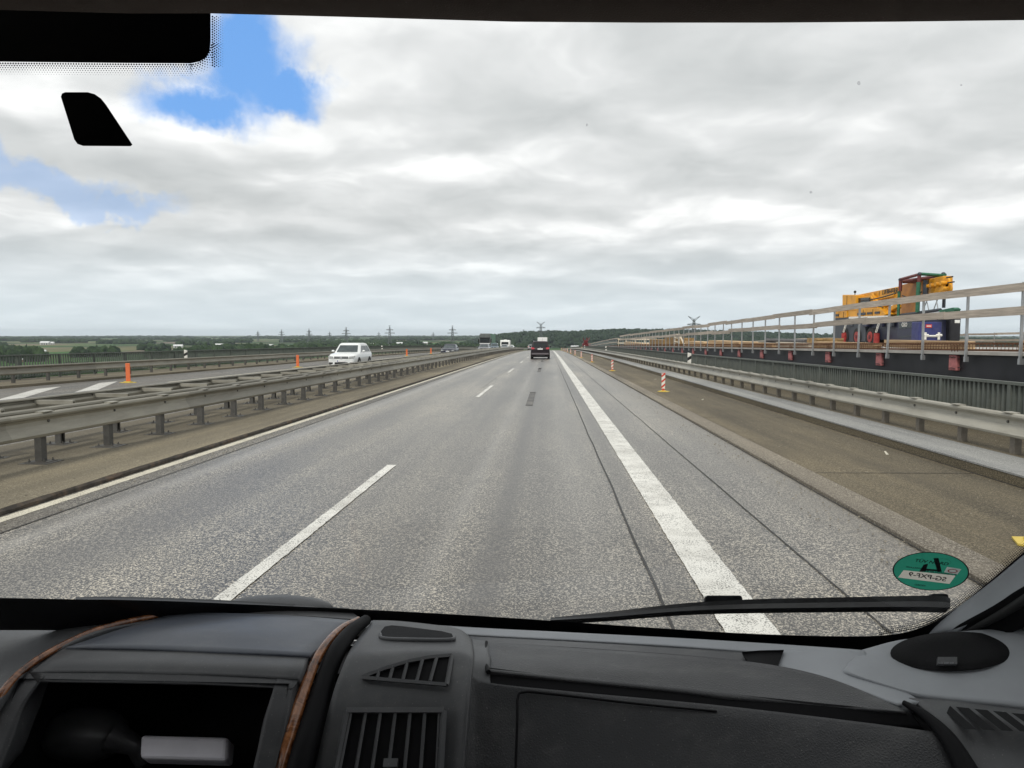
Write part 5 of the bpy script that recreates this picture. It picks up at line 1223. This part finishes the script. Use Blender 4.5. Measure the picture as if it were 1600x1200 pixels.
patch('top_pad', [[(322, 945, 1.055), (440, 943, 1.06), (550, 956, 1.055)], [(312, 953, 1.03), (430, 953, 1.03), (558, 964, 1.03)], [(316, 960, 1.015), (430, 960, 1.015), (555, 968, 1.015)]], 'dash_dark')
def pad_hump():
    c = at(435, 948, 1.075); MB().ball(c, .088, .03, .016, 20, 10).build('sensor_hump', 'dash_dark', dash)
pad_hump()
# vent module
patch('vent_housing', [[(583, 969, 1.0), (620, 970, 1.0), (670, 975, 1.0), (715, 982, .99), (736, 996, .975)], [(552, 1008, .905), (600, 1008, .91), (660, 1008, .91), (715, 1010, .905), (738, 1018, .895)], [(536, 1040, .862), (590, 1032, .872), (650, 1030, .876), (712, 1032, .872), (736, 1041, .862)], [(516, 1098, .826), (570, 1094, .83), (640, 1094, .83), (700, 1096, .83), (731, 1102, .822)], [(488, 1218, .78), (560, 1218, .785), (630, 1218, .785), (690, 1218, .785), (722, 1218, .778)]], 'dash_dark', depth=.06)
def surf(poly, name, m, y_of, par=None, lift=.002):
    """flat polygon lying just above the vent housing"""
    p = [at(px, py, y_of(px, py) - lift) for px, py in poly]; return MB().add(p, [tuple(range(len(p)))]).build(name, m, par or dash)
def ydash(px, py): return float(np.interp(py, [969, 1008, 1031, 1095, 1218], [1.0, .91, .874, .829, .784]))
surf([(596, 985), (601, 979), (612, 977), (630, 978.5), (690, 986), (706, 990), (708, 995), (700, 998), (600, 996), (593, 991)], 'recess_shade', 'dash_black', ydash)  # flat black patch: the shade of an oval hollow given as colour
strip_tube('recess_rim', [(594, 990, ydash(0, 990) - .003), (600, 998, ydash(0, 998) - .003), (650, 1000, ydash(0, 1000) - .003), (703, 1000, ydash(0, 1000) - .003), (711, 995, ydash(0, 995) - .003)], 'dash_dark', [.002, .003, .003, .003, .002])
tv = surf([(572, 1057), (600, 1046), (640, 1035), (672, 1029), (704, 1027), (696, 1067), (572, 1058)], 'vent', 'dash_black', ydash, lift=.006)
def slat(a, b, r_, par, m='dash_dark', flat=1.0):
    A = at(a[0], a[1], ydash(*a) - .009); B = at(b[0], b[1], ydash(*b) - .009); o = MB().bar(A, B, r_).build('slat', m); attach(o, par)
for k, (xt, yt, xb) in enumerate(((592, 1048, 588), (614, 1041, 608), (636, 1035.5, 629), (660, 1030.5, 651), (682, 1028, 672))): slat((xt, yt), (xb, 1064), .0032, tv)
for a, b in (((566, 1058), (600, 1045)), ((600, 1045), (640, 1033)), ((640, 1033), (672, 1027)), ((672, 1027), (706, 1024)), ((706, 1024), (698, 1070)), ((698, 1070), (566, 1059))): slat(a, b, .004, tv)
sv = surf([(545, 1112), (690, 1112), (684, 1218), (524, 1218)], 'vent', 'dash_black', ydash, lift=.006)
for k in range(7):
    t = k / 6; slat((548 + t * 139, 1114), (528 + t * 154, 1216), .0030, sv)
slat((542, 1110), (694, 1110), .006, sv); slat((543, 1110), (522, 1217), .006, sv); slat((693, 1110), (687, 1217), .006, sv)
slat((600, 1193), (622, 1193), .009, sv)
# passenger side: side wall, shelf lid, lip, face
patch('dash_face', [[(733, 1050, .855), (760, 1066, .848), (900, 1081, .842), (1119, 1101.5, .825), (1337, 1127, .79), (1480, 1146, .755)], [(731, 1090, .835), (765, 1092, .84), (900, 1108, .83), (1119, 1130, .81), (1337, 1155, .775), (1492, 1168, .742)], [(724, 1220, .79), (760, 1222, .80), (900, 1222, .79), (1119, 1225, .77), (1340, 1228, .74), (1520, 1230, .71)]], 'dash_face', depth=.05)
patch('dash_wall', [[(737, 998, .975), (757, 1001, .97), (762, 1003, .968)], [(737, 1030, .885), (758, 1032, .885), (764, 1034, .885)], [(734, 1060, .852), (756, 1068, .85), (766, 1070, .85)]], 'dash_dark')
patch('shelf_lip', [[(757, 1042, .872), (900, 1060, .862), (1119, 1082, .842), (1337, 1104, .805), (1420, 1112, .785)], [(758, 1072, .852), (900, 1083, .846), (1119, 1104, .829), (1337, 1130, .793), (1440, 1137, .773)]], 'dash_black', depth=.01)
patch('shelf_lid', [[(758, 1003, .968), (900, 1012.5, .955), (1050, 1023, .93), (1180, 1035, .905), (1270, 1052, .875), (1345, 1078, .835), (1412, 1109, .79)], [(760, 1030, .90), (900, 1040, .892), (1060, 1053, .88), (1200, 1068, .86), (1290, 1080, .84), (1355, 1093, .815), (1412, 1110, .788)], [(764, 1049, .862), (900, 1064, .856), (1075, 1081, .842), (1220, 1096, .823), (1300, 1104, .81), (1360, 1109, .797), (1413, 1112, .784)]], 'dash_face', depth=.02)
strip_tube('lid_edge', [(760, 1003, .967), (757, 1030, .90), (763, 1050, .86)], 'dash_black', [.002, .003, .003])
strip_tube('glovebox_gap', [(1120, 1111.5, .818), (1000, 1100, .827), (850, 1083, .838), (818, 1081.5, .838), (809, 1090, .833), (808, 1130, .813), (805, 1216, .783)], 'dash_black', [.0012, .0014, .0016, .0016, .0016, .0016, .0016], n=5)
patch('groove_end', [[(1162, 1022, .938), (1222, 1019, .935)], [(1172, 1038, .912), (1211, 1042, .908)]], 'dash_black', depth=.003, push=Vector((0, -.3, 1)))
# right ledge, vent corner, speaker
patch('corner_ledge', [[(1222, 1016, .94), (1290, 1012, .94), (1350, 1016, .925)], [(1214, 1040, .91), (1290, 1036, .905), (1350, 1048, .89)], [(1290, 1058, .868), (1340, 1062, .866), (1400, 1072, .858)], [(1370, 1088, .82), (1400, 1088, .824), (1430, 1090, .83)], [(1404, 1100, .80), (1420, 1097, .806), (1436, 1096, .812)]], 'dash_light')
strip_tube('bead', [(1412, 1098, .80), (1450, 1122, .772), (1485, 1160, .742), (1520, 1222, .705)], 'dash_black', [.003, .006, .009, .012])
vp = patch('vent_corner', [[(1422, 1090, .822), (1500, 1096, .80), (1620, 1112, .76), (1700, 1120, .74)], [(1468, 1124, .775), (1530, 1128, .76), (1620, 1136, .735), (1700, 1142, .715)], [(1492, 1160, .748), (1550, 1162, .735), (1630, 1166, .715), (1700, 1170, .70)], [(1530, 1224, .705), (1580, 1225, .695), (1640, 1226, .685), (1700, 1228, .675)]], 'dash_dark')
def ycorner(px, py): return float(np.interp(py, [1090, 1126, 1162, 1224], [.812, .762, .735, .695])) - (px - 1500) * 3.2e-4
for k in range(6):
    x0 = 1464 + k * 29; y0 = 1101 + k * 3.2
    p = [at(px, py, ycorner(px, py) - .004) for px, py in ((x0, y0), (x0 + 21, y0 + 2), (x0 + 62, 1140 + k * 1.2), (x0 + 43, 1139 + k * 1.2))]
    o = MB().add(p, [(0, 1, 2, 3)]).build('vent_slot', 'dash_black'); attach(o, vp)
sh = patch('speaker_housing', [[(1348, 1015, .93), (1400, 1001, .935), (1440, 996, .93), (1520, 985, .90), (1620, 983, .86), (1720, 985, .83)], [(1326, 1040, .895), (1372, 1035, .895), (1430, 1040, .885), (1520, 1040, .865), (1620, 1040, .83), (1720, 1040, .80)], [(1330, 1052, .875), (1380, 1064, .862), (1440, 1066, .855), (1520, 1066, .838), (1620, 1066, .81), (1720, 1066, .78)], [(1418, 1080, .842), (1450, 1087, .834), (1500, 1091, .822), (1560, 1098, .805), (1620, 1105, .785), (1720, 1112, .755)]], 'dash_light')
def speaker():
    cx, cy = 1490, 1018; vs = []; n = 40; rings = 5
    yo = lambda px, py: float(np.interp(py, [985, 1040, 1066], [.905, .868, .842])) - (px - 1500) * 2.6e-4
    C = at(cx, cy, yo(cx, cy) - .008)
    vs.append(C)
    for j in range(1, rings + 1):
        for k in range(n):
            a = 2 * math.pi * k / n; q = j / rings
            px = cx + 99 * q * math.cos(a); py = cy + 31 * q * math.sin(a) - 4 * q * math.cos(a) * 0.6
            vs.append(at(px, py, yo(px, py) - .006 * (1 - q ** 8) - .002))
    fs = [(0, 1 + k, 1 + (k + 1) % n) for k in range(n)]
    for j in range(rings - 1): fs += [(1 + j * n + k, 1 + (j + 1) * n + k, 1 + (j + 1) * n + (k + 1) % n, 1 + j * n + (k + 1) % n) for k in range(n)]
    o = MB().add(vs, fs, True).build('speaker_grille', 'grille_mesh', dash)
    b = [at(px, py, yo(px, py) - .0115) for px, py in ((1463, 1040), (1464, 1029), (1494, 1029), (1494, 1040))]
    attach(MB().prism(b, (0, -.002, .003)).build('badge', 'dash_dark'), o)
    for a, b_ in ((1467, 1473), (1475, 1482), (1484, 1490)): attach(MB().add([at(a, 1037, .855), at(b_, 1037, .855), at(b_, 1034.5, .855), at(a, 1034.5, .855)], [(0, 1, 2, 3)]).build('badge_mark', 'paint_silver'), o)
speaker()
# windscreen pillar
pil = patch('pillar_trim', [[(1424, 993, 0.990), (1484, 957, 0.940), (1545, 912, 0.900), (1602, 866, 0.865), (1700, 785, 0.810), (1850, 640, 0.725)], [(1450, 994, 0.965), (1492, 972, 0.925), (1558, 930, 0.885), (1622, 884, 0.850), (1730, 805, 0.795), (1890, 660, 0.710)], [(1486, 990, 0.940), (1500, 982, 0.915), (1570, 944, 0.870), (1640, 902, 0.835), (1750, 826, 0.780), (1920, 685, 0.695)]], 'dash_light', van, depth=.03, push=Vector((.3, .6, -.6)))
patch('pillar_gap', [[(1484, 990, 0.937), (1502, 974, 0.911), (1572, 936, 0.865), (1650, 885, 0.830), (1760, 810, 0.775)], [(1500, 1000, 0.933), (1560, 990, 0.885), (1620, 962, 0.840), (1700, 910, 0.805), (1810, 840, 0.755)]], 'dash_black', van, depth=.01, push=Vector((.3, .6, -.6)))
strip_tube('door_seal', [(1500, 990, 0.923), (1560, 962, 0.875), (1640, 912, 0.830), (1760, 830, 0.770)], 'rubber', [.003, .005, .006, .007], van)
patch('door_corner', [[(1560, 990, 0.895), (1620, 955, 0.855), (1720, 895, 0.805)], [(1580, 1010, 0.885), (1640, 1010, 0.845), (1740, 1000, 0.805)]], 'dash_light', van, depth=.01, push=Vector((.3, .6, -.6)))
# wipers
def wiper(pts, hs, label_parts=True):
    q = cr(pts, 6); hh = [float(v[0]) for v in cr([(h,) for h in hs], 6)]; vs = []
    for (px, py), h in zip(q, hh):
        a = on_glass(px, py - h / 2, -.030); b = on_glass(px, py + h / 2, -.014); f = Vector((0, .012, -.012))
        vs += [a, on_glass(px, py, -.024), b, b + f, a + f]
    n = 5; m = len(q); mb = MB(); mb.add(vs, [(i * n + k, i * n + (k + 1) % n, (i + 1) * n + (k + 1) % n, (i + 1) * n + k) for i in range(m - 1) for k in range(n)]); mb.add(vs[:n], [tuple(range(n))]); mb.add(vs[-n:], [tuple(range(n))])
    return mb.build('wiper_blade', 'wiper_black', van)
w1 = wiper([(860, 967), (950, 960), (1040, 951), (1110, 946), (1200, 943), (1320, 941), (1420, 939.5), (1470, 940), (1485, 942)], [4, 8, 11, 13, 15, 16, 17, 18, 14])
def clip(px0, px1, py0, py1):
    p = [on_glass(px0 + 4, py0, -.032), on_glass(px1 - 4, py0, -.032), on_glass(px1, py1, -.03), on_glass(px0, py1, -.03)]; o = MB().prism(p, (0, .012, -.006)).build('wiper_clip', 'wiper_black'); attach(o, w1); bevel(o, .003)
clip(1099, 1164, 930, 948); clip(1452, 1487, 927, 952)
wiper([(118, 935), (180, 934.5), (300, 938), (420, 944), (545, 953)], [4, 5, 5, 5, 5])
# roof lining and the cab around us
hl = [(-300, 6), (-100, 12), (0, 15.5), (200, 21), (330, 21), (560, 27), (800, 34), (1000, 35.5), (1200, 35.5), (1400, 34), (1600, 31.5), (1800, 26), (2000, 16)]
def roof():
    fr = [at(px, py, .525 - .10 * ((px - 800) / 1000) ** 2) for px, py in hl]
    r1 = [p + Vector((0, -.03, .010)) for p in fr]; r2 = [p + Vector((0, -.10, .045)) for p in fr]; r3 = [Vector((p.x * 1.05, -.22, 1.8 + .36)) for p in fr]; r0 = [p + Vector((0, .05, .10)) for p in fr]; n = len(fr)
    rows = [r0, fr, r1, r2, r3]; mb = MB(); mb.add([p for r_ in rows for p in r_], [(j * n + i, j * n + i + 1, (j + 1) * n + i + 1, (j + 1) * n + i) for j in range(len(rows) - 1) for i in range(n - 1)], True); mb.build('roof_lining', 'headliner', van)
    for x0, x1, y0, y1 in ((-1.25, 1.05, -.25, .42), (-1.25, -.75, -1.6, -.25), (.55, 1.05, -1.6, -.25), (-.75, .55, -1.6, -1.2)): MB().box(x0 + .002, x1 - .002, y0 + .002, y1 - .002, 2.30, 2.34).build('roof_panel', 'headliner', van)
    MB().box(-.74, .54, -1.19, -.26, 2.31, 2.32).build('added_skylight', 'windscreen_glass', van)  # unseen roof window, added to let more daylight onto the dashboard
roof()
MB().box(-1.3, 1.1, -1.65, -1.6, .4, 2.3).build('bulkhead', 'headliner', van)
MB().box(-1.3, 1.1, -1.6, 1.0, .40, .45).build('floor_panel', 'dash_black', van)
for s, x in ((-1, -1.22), (1, 1.0)):
    d = MB(); d.box(x, x + .06, -1.6, .95, .45, 1.42); d.box(x, x + .06, -1.6, -.35, 1.42, 2.3); d.box(x, x + .06, -.35, .40, 2.15, 2.3); d.build('door_panel', 'dash_dark', van)
bn = MB(); bn.add([(x, y, z) for (y, z) in ((1.16, 1.27), (1.45, 1.15), (1.75, .96), (1.9, .6)) for x in (-1.1, -.6, -.1, .4, .9)], [(j * 5 + i, j * 5 + i + 1, (j + 1) * 5 + i + 1, (j + 1) * 5 + i) for j in range(3) for i in range(4)], True); bn.build('bonnet', 'paint_white', van)
MB().box(-1.05, .85, 1.08, 1.2, .5, 1.26).build('cowl', 'dash_black', van)
# things lying in the cubby
wb = bevel(MB().prism([at(219, 1147, .86), at(357, 1151, .86), at(354, 1188, .835), at(217, 1184, .835)], (0, .02, -.022)).build('white_packet', 'paper_white'), .006, 3)
tag(wb, 'small white packet lying in the open cubby of the centre console', 'packet')
def pouch():
    c = at(132, 1148, .875); mb = MB(); mb.ball(c, .060, .035, .034, 24, 12); mb.tube([c + Vector((.045, -.01, .005)), c + Vector((.075, -.01, -.008)), c + Vector((.085, -.01, -.03))], [.02, .012, .01], 10)
    tag(mb.build('black_pouch', 'pouch_black'), 'black oval pouch in the dark cubby beside the white packet', 'pouch')
pouch()

# ------------------------------------------------------------------ air
def haze():
    mb = MB(); mb.box(-14900, 14900, -14900, 14900, LZ - 1.0, 62); me = mb.mesh('haze', bpy.data.materials.new('haze_air')); m = me.materials[0]; m.use_nodes = True
    T = NT(m.node_tree); T.n.clear(); o = T.node('ShaderNodeOutputMaterial'); v = T.node('ShaderNodeVolumePrincipled')
    v.inputs['Color'].default_value = c4((0.82, 0.92, 1.0)); v.inputs['Density'].default_value = 4.6e-5; v.inputs['Anisotropy'].default_value = 0.0
    T.l.new(v.outputs[0], o.inputs['Volume']); tag(new_obj('haze', me), 'thin pale haze over the whole landscape', kind='stuff')
haze()
